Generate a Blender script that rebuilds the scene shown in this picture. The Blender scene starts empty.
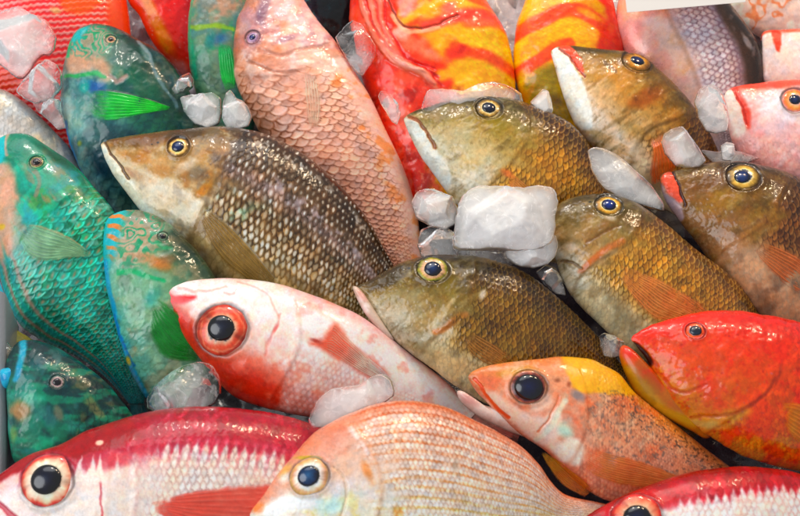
import bpy, math, random
import numpy as np
from mathutils import Vector, kdtree

random.seed(7)
scene = bpy.context.scene
COL = scene.collection

# ------------------------------------------------------------------ camera
WF, DIST, OFF = 0.85, 1.5, math.radians(30)      # frame width (m), distance, angle off the vertical
CAM = np.array([0.0, -DIST * math.sin(OFF), DIST * math.cos(OFF)])
FWD = -CAM / np.linalg.norm(CAM)
RGT = np.array([1.0, 0, 0])
UPV = np.cross(RGT, FWD)
MM = WF / 800.0                                   # metres per photograph pixel at the table

def ray(px, py):
    px = np.asarray(px, float)[..., None]; py = np.asarray(py, float)[..., None]
    return FWD + RGT * (px - 400) / 800 * WF / DIST + UPV * (257.8 - py) / 800 * WF / DIST

class Plane:
    """the plane a fish lies in: through pixel (ax, ay) at height z, leaning towards the stall front"""
    def __init__(self, ax, ay, z=0.02, lean=20, side=0):
        d = ray(ax, ay)
        self.o = CAM + d * ((z - CAM[2]) / d[2])
        a, b = math.radians(lean), math.radians(side)
        n = np.array([math.sin(b), -math.sin(a), math.cos(a)])
        self.n = n / np.linalg.norm(n)
    def at(self, px, py):
        d = ray(px, py)
        k = ((self.o - CAM) @ self.n) / (d @ self.n)
        return CAM + d * k[..., None] - self.o

# ------------------------------------------------------------------ numbers
def sm(a, b, x):
    t = np.clip((x - a) / (b - a + 1e-9), 0, 1)
    return t * t * (3 - 2 * t)

def _h(ix, iy, seed):
    n = (ix.astype(np.int64) * 374761393 + iy.astype(np.int64) * 668265263 + seed * 974634777) & 0x7fffffff
    n = ((n ^ (n >> 13)) * 1274126177) & 0x7fffffff
    return ((n ^ (n >> 16)) & 0xffff) / 65535.0

def vnoise(x, y, seed=0):
    ix, iy = np.floor(x), np.floor(y)
    fx, fy = x - ix, y - iy
    fx = fx * fx * (3 - 2 * fx); fy = fy * fy * (3 - 2 * fy)
    a = _h(ix, iy, seed); b = _h(ix + 1, iy, seed); c = _h(ix, iy + 1, seed); d = _h(ix + 1, iy + 1, seed)
    return (a * (1 - fx) + b * fx) * (1 - fy) + (c * (1 - fx) + d * fx) * fy

def fbm(x, y, f=1.0, o=4, seed=0):          # about -1 .. 1
    s = 0; a = 1; t = 0
    for k in range(o):
        ca, sa = math.cos(0.6 * k + seed), math.sin(0.6 * k + seed)
        s = s + a * (vnoise((x * ca - y * sa) * f + 17.3 * k, (x * sa + y * ca) * f - 9.1 * k, seed + k) - .5)
        t += a; a *= .55; f *= 2.03
    return s / t * 2.6

def spline(pts, n, closed=False):
    p = np.array(pts, float)
    if closed:
        q = np.vstack([p[-1], p, p[0], p[1]])
    else:
        q = np.vstack([2 * p[0] - p[1], p, 2 * p[-1] - p[-2]])
    out = []
    for i in range(1, len(q) - 2):
        t = np.linspace(0, 1, 16, endpoint=False)[:, None]
        a, b, c, d = q[i - 1], q[i], q[i + 1], q[i + 2]
        out.append(.5 * (2 * b + (c - a) * t + (2 * a - 5 * b + 4 * c - d) * t ** 2 + (3 * b - a - 3 * c + d) * t ** 3))
    out.append(q[-2][None] if not closed else p[0][None])
    o = np.vstack(out)
    L = np.concatenate([[0], np.cumsum(np.hypot(*np.diff(o, axis=0).T))])
    if n is None:
        return o, L
    u = np.linspace(0, L[-1], n, endpoint=not closed) if np.isscalar(n) else np.asarray(n) * L[-1]
    return np.stack([np.interp(u, L, o[:, 0]), np.interp(u, L, o[:, 1])], 1)

def segdist(X, Y, pts, closed=False):
    p = np.array(pts, float)
    if closed: p = np.vstack([p, p[:1]])
    best = np.full(X.shape, 1e9)
    for a, b in zip(p[:-1], p[1:]):
        d = b - a; L = d @ d + 1e-9
        k = np.clip(((X - a[0]) * d[0] + (Y - a[1]) * d[1]) / L, 0, 1)
        best = np.minimum(best, np.hypot(X - a[0] - k * d[0], Y - a[1] - k * d[1]))
    return best

def inside(X, Y, pts):
    p = np.array(pts, float); q = np.roll(p, -1, 0)
    r = np.zeros(X.shape, bool)
    for a, b in zip(p, q):
        if a[1] == b[1]: continue
        c = (a[1] > Y) != (b[1] > Y)
        r ^= c & (X < (b[0] - a[0]) * (Y - a[1]) / (b[1] - a[1]) + a[0])
    return r

SAT = 1.14

def rgb(h):
    h = h.lstrip('#')
    return np.array([int(h[i:i + 2], 16) / 255 for i in (0, 2, 4)])

def lin(c):
    c = np.clip(c, 0, 1)
    return np.where(c <= .04045, c / 12.92, ((c + .055) / 1.055) ** 2.4)

def grid_mesh(name, V, nu, nv, wrap, cols=None, mat=None, parent=None, gloss=None):
    """V: (nu*nv,3) -> one smooth mesh object"""
    me = bpy.data.meshes.new(name)
    i = np.arange(nu - 1)[:, None]
    j = np.arange(nv if wrap else nv - 1)[None, :]
    j2 = (j + 1) % nv
    F = np.stack([i * nv + j, i * nv + j2, (i + 1) * nv + j2, (i + 1) * nv + j], -1).reshape(-1, 4)
    return raw_mesh(name, V, F, cols, mat, parent, gloss)

def raw_mesh(name, V, F, cols=None, mat=None, parent=None, gloss=None):
    me = bpy.data.meshes.new(name)
    me.vertices.add(len(V)); me.vertices.foreach_set('co', np.ascontiguousarray(V, dtype=np.float32).ravel())
    me.loops.add(F.size); me.loops.foreach_set('vertex_index', F.astype(np.int32).ravel())
    me.polygons.add(len(F))
    me.polygons.foreach_set('loop_start', np.arange(0, F.size, F.shape[1], dtype=np.int32))
    me.polygons.foreach_set('loop_total', np.full(len(F), F.shape[1], np.int32))
    me.update(calc_edges=True)
    me.polygons.foreach_set('use_smooth', np.ones(len(F), bool))
    if cols is not None:
        at = me.color_attributes.new('Pigment', 'FLOAT_COLOR', 'POINT')
        g_ = cols @ np.array([.3, .55, .15]); cols = g_[:, None] + (cols - g_[:, None]) * SAT
        cols = np.clip(.62 + (cols - .62) * 1.2, .012, .95)
        c = np.ones((len(V), 4), np.float32); c[:, :3] = lin(cols)
        c[:, 3] = 1.0 if gloss is None else gloss
        at.data.foreach_set('color', c.ravel())
    me.validate()
    ob = bpy.data.objects.new(name, me); COL.objects.link(ob)
    if mat: me.materials.append(mat)
    if parent is not None: ob.parent = parent
    return ob

# ------------------------------------------------------------------ materials
def new_mat(name):
    m = bpy.data.materials.new(name); m.use_nodes = True
    nt = m.node_tree; b = nt.nodes['Principled BSDF']
    return m, nt, b

def N(nt, kind, **kw):
    n = nt.nodes.new(kind)
    for k, v in kw.items():
        if k in n.inputs.keys(): n.inputs[k].default_value = v
        else: setattr(n, k, v)
    return n

def skin_mat(name, rough=.32, coat=.5, sss=.12, bump=.06, metal=0.0):
    m, nt, b = new_mat(name); L = nt.links.new
    a = N(nt, 'ShaderNodeVertexColor', layer_name='Pigment')
    tc = N(nt, 'ShaderNodeTexCoord')
    n1 = N(nt, 'ShaderNodeTexNoise', Scale=420.0, Detail=4.0)
    n2 = N(nt, 'ShaderNodeTexNoise', Scale=70.0, Detail=5.0)
    n3 = N(nt, 'ShaderNodeTexNoise', Scale=1100.0, Detail=2.0)
    for n in (n1, n2, n3): L(tc.outputs['Object'], n.inputs['Vector'])
    hsv = N(nt, 'ShaderNodeHueSaturation')
    mr = N(nt, 'ShaderNodeMapRange'); mr.inputs['From Min'].default_value = .25; mr.inputs['From Max'].default_value = .75
    mr.inputs['To Min'].default_value = .94; mr.inputs['To Max'].default_value = 1.06
    L(n1.outputs['Fac'], mr.inputs['Value']); L(mr.outputs['Result'], hsv.inputs['Value'])
    L(a.outputs['Color'], hsv.inputs['Color']); L(hsv.outputs['Color'], b.inputs['Base Color'])
    r = N(nt, 'ShaderNodeMapRange'); r.inputs['From Min'].default_value = .3; r.inputs['From Max'].default_value = .7
    r.inputs['To Min'].default_value = rough - .12; r.inputs['To Max'].default_value = rough + .14
    L(n2.outputs['Fac'], r.inputs['Value']); L(r.outputs['Result'], b.inputs['Roughness'])
    bp = N(nt, 'ShaderNodeBump', Strength=bump, Distance=.0012); L(n1.outputs['Fac'], bp.inputs['Height'])
    bq = N(nt, 'ShaderNodeBump', Strength=bump * .8, Distance=.0006); L(n3.outputs['Fac'], bq.inputs['Height'])
    L(bp.outputs['Normal'], bq.inputs['Normal'])
    L(bq.outputs['Normal'], b.inputs['Normal'])
    b.inputs['Coat Weight'].default_value = coat; b.inputs['Coat Roughness'].default_value = .11
    bc = N(nt, 'ShaderNodeBump', Strength=.28, Distance=.0015); L(n2.outputs['Fac'], bc.inputs['Height'])
    L(bc.outputs['Normal'], b.inputs['Coat Normal'])
    b.inputs['Subsurface Weight'].default_value = sss
    b.inputs['Subsurface Radius'].default_value = (1.0, .5, .35); b.inputs['Subsurface Scale'].default_value = .003
    b.inputs['Metallic'].default_value = metal; b.inputs['Specular IOR Level'].default_value = .3
    return m

SKIN = skin_mat('wet_fish_skin')
SOFT = skin_mat('smooth_fish_skin', rough=.32, coat=.42, sss=.15, bump=.05)
SHINY = skin_mat('silvery_fish_skin', rough=.3, coat=.4, sss=.05, bump=.15, metal=.18)
FIN = skin_mat('fin_membrane', rough=.38, coat=.3, sss=.1, bump=.05)
FIN.node_tree.nodes['Principled BSDF'].inputs['Transmission Weight'].default_value = .12
FIN.node_tree.links.new([n for n in FIN.node_tree.nodes if n.type == 'VERTEX_COLOR'][0].outputs['Alpha'], FIN.node_tree.nodes['Principled BSDF'].inputs['Alpha'])
EYE = skin_mat('eye_iris', rough=.25, coat=.4, sss=.05, bump=.03)
EYE.node_tree.nodes['Principled BSDF'].inputs['Coat Roughness'].default_value = .02

def plain(name, col, rough, coat=0, spec=.5):
    m, nt, b = new_mat(name)
    b.inputs['Base Color'].default_value = (*lin(rgb(col)), 1); b.inputs['Roughness'].default_value = rough
    b.inputs['Coat Weight'].default_value = coat; b.inputs['Coat Roughness'].default_value = .02
    b.inputs['Specular IOR Level'].default_value = spec
    return m, nt, b

def ice_mat(name, lo, hi, rough=.09):
    """melting ice: clear wet glass at the thin edges, clouded by tiny bubbles where it is thick"""
    m, nt, b = new_mat(name); L = nt.links.new
    out = nt.nodes['Material Output']
    tc = N(nt, 'ShaderNodeTexCoord')
    n1 = N(nt, 'ShaderNodeTexNoise', Scale=22.0, Detail=3.0, Distortion=.4); L(tc.outputs['Object'], n1.inputs['Vector'])
    n2 = N(nt, 'ShaderNodeTexNoise', Scale=90.0, Detail=4.0); L(tc.outputs['Object'], n2.inputs['Vector'])
    vo = N(nt, 'ShaderNodeTexNoise', Scale=60.0, Detail=6.0, Distortion=2.5, Roughness=.7); L(tc.outputs['Object'], vo.inputs['Vector'])
    bp = N(nt, 'ShaderNodeBump', Strength=.16, Distance=.004); L(n2.outputs['Fac'], bp.inputs['Height'])
    b.inputs['Base Color'].default_value = (1, 1, 1, 1)
    b.inputs['Transmission Weight'].default_value = 1; b.inputs['IOR'].default_value = 1.29
    b.inputs['Roughness'].default_value = rough; L(bp.outputs['Normal'], b.inputs['Normal'])
    d = N(nt, 'ShaderNodeBsdfPrincipled')
    d.inputs['Base Color'].default_value = (.985, .98, .985, 1); d.inputs['Subsurface Weight'].default_value = 1
    d.inputs['Subsurface Scale'].default_value = .010; d.inputs['Subsurface Radius'].default_value = (1, .95, .92)
    d.inputs['Roughness'].default_value = .12; d.inputs['IOR'].default_value = 1.31
    L(bp.outputs['Normal'], d.inputs['Normal'])
    vc = N(nt, 'ShaderNodeVertexColor', layer_name='Pigment')
    mr = N(nt, 'ShaderNodeMapRange'); mr.inputs['To Min'].default_value = lo; mr.inputs['To Max'].default_value = hi
    L(vc.outputs['Alpha'], mr.inputs['Value'])
    mn = N(nt, 'ShaderNodeMapRange'); mn.inputs['From Min'].default_value = .35; mn.inputs['From Max'].default_value = .65
    mn.inputs['To Min'].default_value = -.12; mn.inputs['To Max'].default_value = .12
    L(n1.outputs['Fac'], mn.inputs['Value'])
    cr = N(nt, 'ShaderNodeMapRange'); cr.inputs['From Min'].default_value = .54; cr.inputs['From Max'].default_value = .72     # wisps of trapped air
    cr.inputs['To Min'].default_value = 0.0; cr.inputs['To Max'].default_value = .35; L(vo.outputs['Fac'], cr.inputs['Value'])
    ad = N(nt, 'ShaderNodeMath', operation='ADD'); L(mr.outputs['Result'], ad.inputs[0]); L(mn.outputs['Result'], ad.inputs[1])
    a2 = N(nt, 'ShaderNodeMath', operation='ADD', use_clamp=True); L(ad.outputs['Value'], a2.inputs[0]); L(cr.outputs['Result'], a2.inputs[1])
    mx = N(nt, 'ShaderNodeMixShader'); L(a2.outputs['Value'], mx.inputs['Fac'])
    L(b.outputs['BSDF'], mx.inputs[1]); L(d.outputs['BSDF'], mx.inputs[2])
    L(mx.outputs['Shader'], out.inputs['Surface'])
    return m

ICE_WHITE = ice_mat('cloudy_ice', .10, .82)
ICE_MID = ice_mat('half_clear_ice', .02, .50)
ICE_CLEAR = ice_mat('clear_ice', .0, .20)

# ------------------------------------------------------------------ tags
def tag(o, label, cat, group=None):
    o['label'] = label; o['category'] = cat
    if group: o['group'] = group
    return o

def thing(name, label, cat, loc, group=None):
    o = bpy.data.objects.new(name, None); COL.objects.link(o)
    o.empty_display_size = .02; o.location = loc
    return tag(o, label, cat, group)

# ------------------------------------------------------------------ pigment of a fish, laid out over its flank
class Paint:
    def __init__(self, X, Y, s, t, L, H, seed=0):
        self.X, self.Y, self.s, self.t, self.L, self.H = X, Y, s, t, L, H
        self.C = np.ones((len(X), 3)) * .5
        self.d = np.zeros(len(X)); self.mask = np.ones(len(X)); self.seed = seed
        self.wx = X + fbm(X, Y, .06, 4, seed + 3) * 3; self.wy = Y + fbm(X, Y, .06, 4, seed + 8) * 3
    def mix(self, m, col):
        c = rgb(col) if isinstance(col, str) else col
        m = np.clip(m, 0, 1)[:, None]
        self.C = self.C * (1 - m) + c * m
        return self
    def grad(self, stops, nz=.1, f=.03, s0=None, s1=None):
        v = self.t + fbm(self.X, self.Y, f, 4, self.seed + 1) * nz
        st = sorted(stops); tt = [a for a, _ in st]; cc = np.array([rgb(c) for _, c in st])
        C = np.stack([np.interp(v, tt, cc[:, k]) for k in range(3)], 1)
        m = 1.0 if s0 is None else sm(s0, s1, self.s + fbm(self.X, self.Y, .05, 3, self.seed + 2) * .02)[:, None]
        self.C = self.C * (1 - m) + C * m
        return self
    def ell(self, x, y, rx, ry, ang, col, a=1, soft=.7, nz=.25):
        c, s_ = math.cos(math.radians(ang)), math.sin(math.radians(ang))
        dx, dy = self.X - x, self.Y - y
        q = np.hypot((dx * c + dy * s_) / rx, (-dx * s_ + dy * c) / ry) + fbm(self.X, self.Y, .1, 4, self.seed + int(x)) * nz
        return self.mix(a * (1 - sm(1 - soft, 1 + soft * .4, q)), col)
    def line(self, pts, w, col, a=1, soft=.6, nz=.8, depth=0.0):
        p = spline(pts, max(8, 6 * len(pts)))
        d = segdist(self.wx * min(nz, 1) + self.X * (1 - min(nz, 1)), self.wy * min(nz, 1) + self.Y * (1 - min(nz, 1)), p)
        m = 1 - sm(w * (1 - soft), w * (1 + soft), d)
        if depth: self.d -= depth * m
        return self.mix(a * m, col) if col else self
    def poly(self, pts, col, a=1, soft=3, nz=1.0, smooth=True, h=0.0):
        p = spline(pts, 8 * len(pts), True) if smooth else np.array(pts, float)
        X = self.X + (self.wx - self.X) * nz; Y = self.Y + (self.wy - self.Y) * nz
        d = segdist(X, Y, p, True) * np.where(inside(X, Y, p), 1, -1)
        m = sm(-soft, soft, d)
        if h: self.d += h * m
        return self.mix(a * m, col) if col else self
    def mottle(self, col, a=.5, f=.08, lo=.1, hi=.6, seed=0, m=1.0, stretch=(1, 1), ang=0):
        c, s_ = math.cos(math.radians(ang)), math.sin(math.radians(ang))
        x = (self.X * c + self.Y * s_) * stretch[0]; y = (-self.X * s_ + self.Y * c) * stretch[1]
        return self.mix(a * m * sm(lo, hi, fbm(x, y, f, 4, self.seed + 11 + seed)), col)
    def gillmask(self, pts, w=.045):
        """1 behind the gill opening (towards the tail), 0 on the head"""
        p = spline(pts, 40); ss, tt = [], []
        for x, y in p:
            k = np.argmin((self.X - x) ** 2 + (self.Y - y) ** 2); ss.append(self.s[k]); tt.append(self.t[k])
        o = np.argsort(tt); sg = np.interp(self.t, np.array(tt)[o], np.array(ss)[o])
        self.gm = self.s - sg
        self.mask = sm(-w * .6, w * 1.4, self.s - sg + .05 * fbm(self.X, self.Y, .08, 4, self.seed + 40))
        return self
    def gill(self, pts, w=5, h=2.2, col=None, a=.6, lw=1.6, mask=True):
        """raised trailing edge of a gill cover, then the slit"""
        if mask: self.gillmask(pts)
        p = spline(pts, 40); d = segdist(self.X, self.Y, p); h *= .75; a *= .45
        m = sm(-.004, .012, self.gm) if mask else 0
        h = h * (.45 + .55 * sm(-.4, .3, fbm(self.X, self.Y, .05, 2, self.seed + 44)))
        self.d += h * np.exp(-(d / w) ** 2) * (1 - m) - h * .35 * np.exp(-(d / (w * .5)) ** 2) * m
        if col: self.mix(a * (1 - sm(0, lw * 2.6, d)), col)
        return self
    def scales(self, size, rows=None, aspect=1.0, h=.7, edge=None, ea=.6, core=None, ca=.5, cr=.35, m=None, e0=.72,
               var=.08, hi=None, ha=.4):
        """overlapping scales: hex rows along the body; headward scales lie over the ones behind"""
        m = self.mask if m is None else m
        Hn = np.clip(self.H / self.H.max(), .3, 1)
        if rows is None: rows = 2 * self.H.max() / size
        V = self.t * rows / 2
        V = V + fbm(self.X, self.Y, .018, 2, 5) * .5 + fbm(self.X, self.Y, .09, 2, 6) * .16
        U = self.U / (size * aspect) + fbm(self.X, self.Y, .018, 2, 9) * .5 + fbm(self.X, self.Y, .09, 2, 10) * .16
        j0 = np.round(V); best = np.full(len(U), 1e9); Q = np.ones(len(U)); DU = np.zeros(len(U)); DV = np.zeros(len(U)); ID = np.zeros(len(U))
        for dj in (-1, 0, 1):
            j = j0 + dj; off = .5 * (np.abs(j) % 2)
            i0 = np.round(U - off)
            for di in (-1, 0, 1):
                uc = i0 + di + off
                uj = uc + (_h(uc, j, 3) - .5) * .26; vj = j + (_h(uc, j, 4) - .5) * .22
                du, dv = (U - uj) / .80, (V - vj) / .92
                q = np.hypot(du, dv)
                ok = (q < 1) & (uc < best)
                best = np.where(ok, uc, best); Q = np.where(ok, q, Q); DU = np.where(ok, du, DU); DV = np.where(ok, dv, DV)
                ID = np.where(ok, _h(uc, j, 7), ID)
        self.Q, self.DU, self.DV, self.ID = Q, DU, DV, ID
        fade = np.clip(m, 0, 1)
        pt = .5 + .5 * sm(-.5, .35, fbm(self.X, self.Y, .045, 4, self.seed + 70)); ea = ea * pt; h = h * (.35 + .65 * pt) * .8
        if edge: self.mix(ea * fade * sm(e0, .98, Q), edge)
        if core: self.mix(ca * fade * (1 - sm(cr * .6, cr * 1.4, np.hypot(DU - .35, DV * 1.1))), core)
        if hi: self.mix(ha * fade * sm(.45, .7, Q) * (1 - sm(.75, .85, Q)), hi)
        self.C = self.C * (1 + (fade * var * 2 * (ID - .5))[:, None])
        self.d += h * fade * (Q * Q * .9 - .45)
        return self
    def bump(self, f, a, seed=0, m=1.0):
        self.d += a * m * fbm(self.X, self.Y, f, 3, self.seed + 31 + seed); return self

# ------------------------------------------------------------------ lofted bodies
class Body:
    pass

def body_grid(D, V, res=1.0, tail_to=1.0):
    _, LD = spline(D, None); L = LD[-1]
    nu = int(max(90, L * 1.2 * res))
    s = np.linspace(0, 1, nu) ** 1.2
    d = spline(D, s); v = spline(V, s)
    Hh = np.hypot(*(d - v).T) / 2
    return s, d, v, Hh, L, nu

def make_body(name, plane, D, V, paint, parent, mat=SKIN, thick=.52, res=1.0, sink=.0, seed=0, droop=0.0):
    s, d, v, Hh, L, nu = body_grid(D, V, res)
    nf = int(max(70, Hh.max() * 2 * 1.3 * res)); nb = 28
    th = np.concatenate([np.linspace(0, math.pi, nf), np.linspace(math.pi, 2 * math.pi, nb + 2)[1:-1]])
    nv = len(th)
    t = np.cos(th)
    # keep rows near evenly spaced over the flank
    t = np.sign(t) * np.abs(t) ** .92
    up = np.sign(np.sin(th) + 1e-9)
    bulge = up * np.sqrt(np.clip(1 - np.abs(t) ** 2.3, 0, 1))
    mid = (d + v) / 2
    S = np.repeat(s, nv); T = np.tile(t, nu); B = np.tile(bulge, nu)
    P = (mid[:, None, :] + (d - v)[:, None, :] / 2 * t[None, :, None]).reshape(-1, 2)
    X, Y = P[:, 0], P[:, 1]
    Hs = np.interp(s, s, Hh)
    k = np.interp(s, [0, .1, .35, .7, 1], [.95, .8, 1, .9, .75])
    w = Hs * thick * k
    W = np.repeat(w, nv)
    pa = Paint(X, Y, S, T, L, np.repeat(Hh, nv), seed)
    Hn = np.clip(Hh / Hh.max(), .35, 1)
    U = np.concatenate([[0], np.cumsum(np.diff(s) * L / ((Hn[1:] + Hn[:-1]) / 2))])
    pa.U = np.repeat(U, nv)
    paint(pa)
    pa.C = pa.C * (1 + .05 * fbm(X, Y, .30, 3, seed + 81) + .04 * fbm(X, Y, .8, 2, seed + 82))[:, None]
    pa.C = pa.C * (1 + .05 * fbm(X, Y, .12, 3, seed + 83)[:, None] * np.array([1, 0, -1]))
    pa.d += .07 * fbm(X, Y, .35, 3, seed + 84) + 1.1 * fbm(X, Y, .022, 3, seed + 85)
    base = plane.at(X, Y)
    eT = plane.at(d[:, 0], d[:, 1]) - plane.at(v[:, 0], v[:, 1])
    eT = eT / (np.linalg.norm(eT, axis=1)[:, None] + 1e-9)
    eT = np.repeat(eT, nv, 0)
    hgt = (B * W) * MM
    drop = sink * sm(.45, 1, S)
    pos = base + plane.n * (hgt - drop)[:, None] + (eT * (T * .7)[:, None] + plane.n * B[:, None]) * (pa.d * MM)[:, None]
    fade = np.ones(len(X))
    ob = grid_mesh(name, pos, nu, nv, True, pa.C, mat, parent)
    # cap the tail end
    b = Body(); b.ob = ob; b.plane = plane; b.pa = pa
    front = (B >= 0)
    b.X, b.Y, b.h = X[front], Y[front], (hgt - drop + pa.d * MM)[front]
    kd = kdtree.KDTree(len(b.X) // 3 + 1)
    idx = np.arange(0, len(b.X), 3)
    for q in idx: kd.insert((b.X[q], b.Y[q], 0), int(q))
    kd.balance(); b.kd = kd
    b.d, b.v, b.s, b.sink = d, v, s, sink
    return b

def surf(b, x, y, k=4):
    r = b.kd.find_n((x, y, 0), k)
    hs = [b.h[q] for _, q, dd in r]
    return float(np.mean(hs)), r[0][2]

def surf_many(b, X, Y):
    out = np.zeros(len(X))
    for i, (x, y) in enumerate(zip(X, Y)):
        out[i] = surf(b, x, y, 3)[0]
    return out

def slope_normal(b, x, y, e=4):
    hx = (surf(b, x + e, y)[0] - surf(b, x - e, y)[0]) / (2 * e * MM)
    hy = (surf(b, x, y + e)[0] - surf(b, x, y - e)[0]) / (2 * e * MM)
    n = b.plane.n; r = RGT - n * (RGT @ n); r /= np.linalg.norm(r); u = np.cross(n, r)
    nn = n - r * hx * .75 + u * hy * .75
    return nn / np.linalg.norm(nn)

def dome(name, b, c, r, ang, rings, high, parent, mat, base=None, nrm=None, lift=0.0, cover=1.0, nz=.04):
    """a flattened dome on the flank: eye, pupil; r in photograph pixels"""
    h, _ = surf(b, *c)
    o = b.plane.at(*c) + b.plane.n * (h + lift) if base is None else base
    n = slope_normal(b, *c) if nrm is None else nrm
    a = math.radians(ang)
    r0 = RGT - n * (RGT @ n); r0 /= np.linalg.norm(r0); u0 = np.cross(n, r0)
    e1 = r0 * math.cos(a) - u0 * math.sin(a); e2 = r0 * math.sin(a) + u0 * math.cos(a)
    nr, na = 26, 56
    rr = np.linspace(0.001, 1, nr); aa = np.linspace(0, 2 * math.pi, na, endpoint=False)
    R = np.repeat(rr, na); A = np.tile(aa, nr)
    z = high * (np.sqrt(np.clip(1 - (R * .97) ** 2, 0, 1)) - .25) 
    prof = np.array([q[0] for q in rings]); cc = np.array([rgb(q[1]) for q in rings])
    Rn = R + fbm(np.cos(A) * 3 + R, np.sin(A) * 3 + R * 2, 1.6, 3, int(c[0])) * nz * 2.2
    C = np.stack([np.interp(Rn, prof, cc[:, k]) for k in range(3)], 1)
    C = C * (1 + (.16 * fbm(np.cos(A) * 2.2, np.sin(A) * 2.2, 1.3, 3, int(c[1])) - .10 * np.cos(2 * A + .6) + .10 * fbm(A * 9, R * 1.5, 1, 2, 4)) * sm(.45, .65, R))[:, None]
    pos = o + (e1 * (np.cos(A) * R * r[0])[:, None] + e2 * (np.sin(A) * R * r[1])[:, None] + n * (z * min(r))[:, None]) * MM
    # skirt under the skin
    sk = o + (e1 * (np.cos(aa) * r[0])[:, None] + e2 * (np.sin(aa) * r[1])[:, None] - n * (min(r) * .5)) * MM
    pos = np.vstack([pos, sk]); C = np.vstack([C, C[-na:]])
    return grid_mesh(name, pos, nr + 1, na, True, C, mat, parent), o, n

PUPIL = skin_mat('eye_pupil', rough=.16, coat=.8, sss=0, bump=.02)

def make_eye(b, parent, c, r, rings, pr, pupil=('#0c1426', '#101c30'), ang=0, pc=None, high=.26, lift=.0):
    k = (b.pa.X - c[0]) ** 2 + (b.pa.Y - c[1]) ** 2; k = (k > (max(r) * 1.15) ** 2) & (k < (max(r) * 1.5) ** 2)
    sk = b.pa.C[k].mean(0); hx = lambda v: '#' + ''.join('%02x' % int(255 * min(1, max(0, q))) for q in v)
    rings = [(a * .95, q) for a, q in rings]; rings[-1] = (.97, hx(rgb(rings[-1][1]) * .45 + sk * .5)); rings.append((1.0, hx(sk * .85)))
    e, o, n = dome('eye', b, c, r, ang, rings, high, parent, EYE, lift=lift)
    pc = pc or (0, 0)
    m = min(r)
    r0 = RGT - n * (RGT @ n); r0 /= np.linalg.norm(r0); u0 = np.cross(n, r0)
    q = min(.85, math.hypot(pc[0] / r[0], pc[1] / r[1]))
    top = high * (math.sqrt(max(0, 1 - (q + max(pr) / max(r) * .8) ** 2 * .9)) - .25)
    base = o + (r0 * pc[0] - u0 * pc[1] + n * (top * m + .25 * .28 * min(pr))) * MM
    rp, _, _ = dome('pupil', b, c, pr, ang, [(0, pupil[0]), (.8, pupil[1]), (1, '#05070c')], .4, e, PUPIL, base=base, nrm=n)  # bluish centre colours paint a sky reflection into the pupil
    return e

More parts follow.
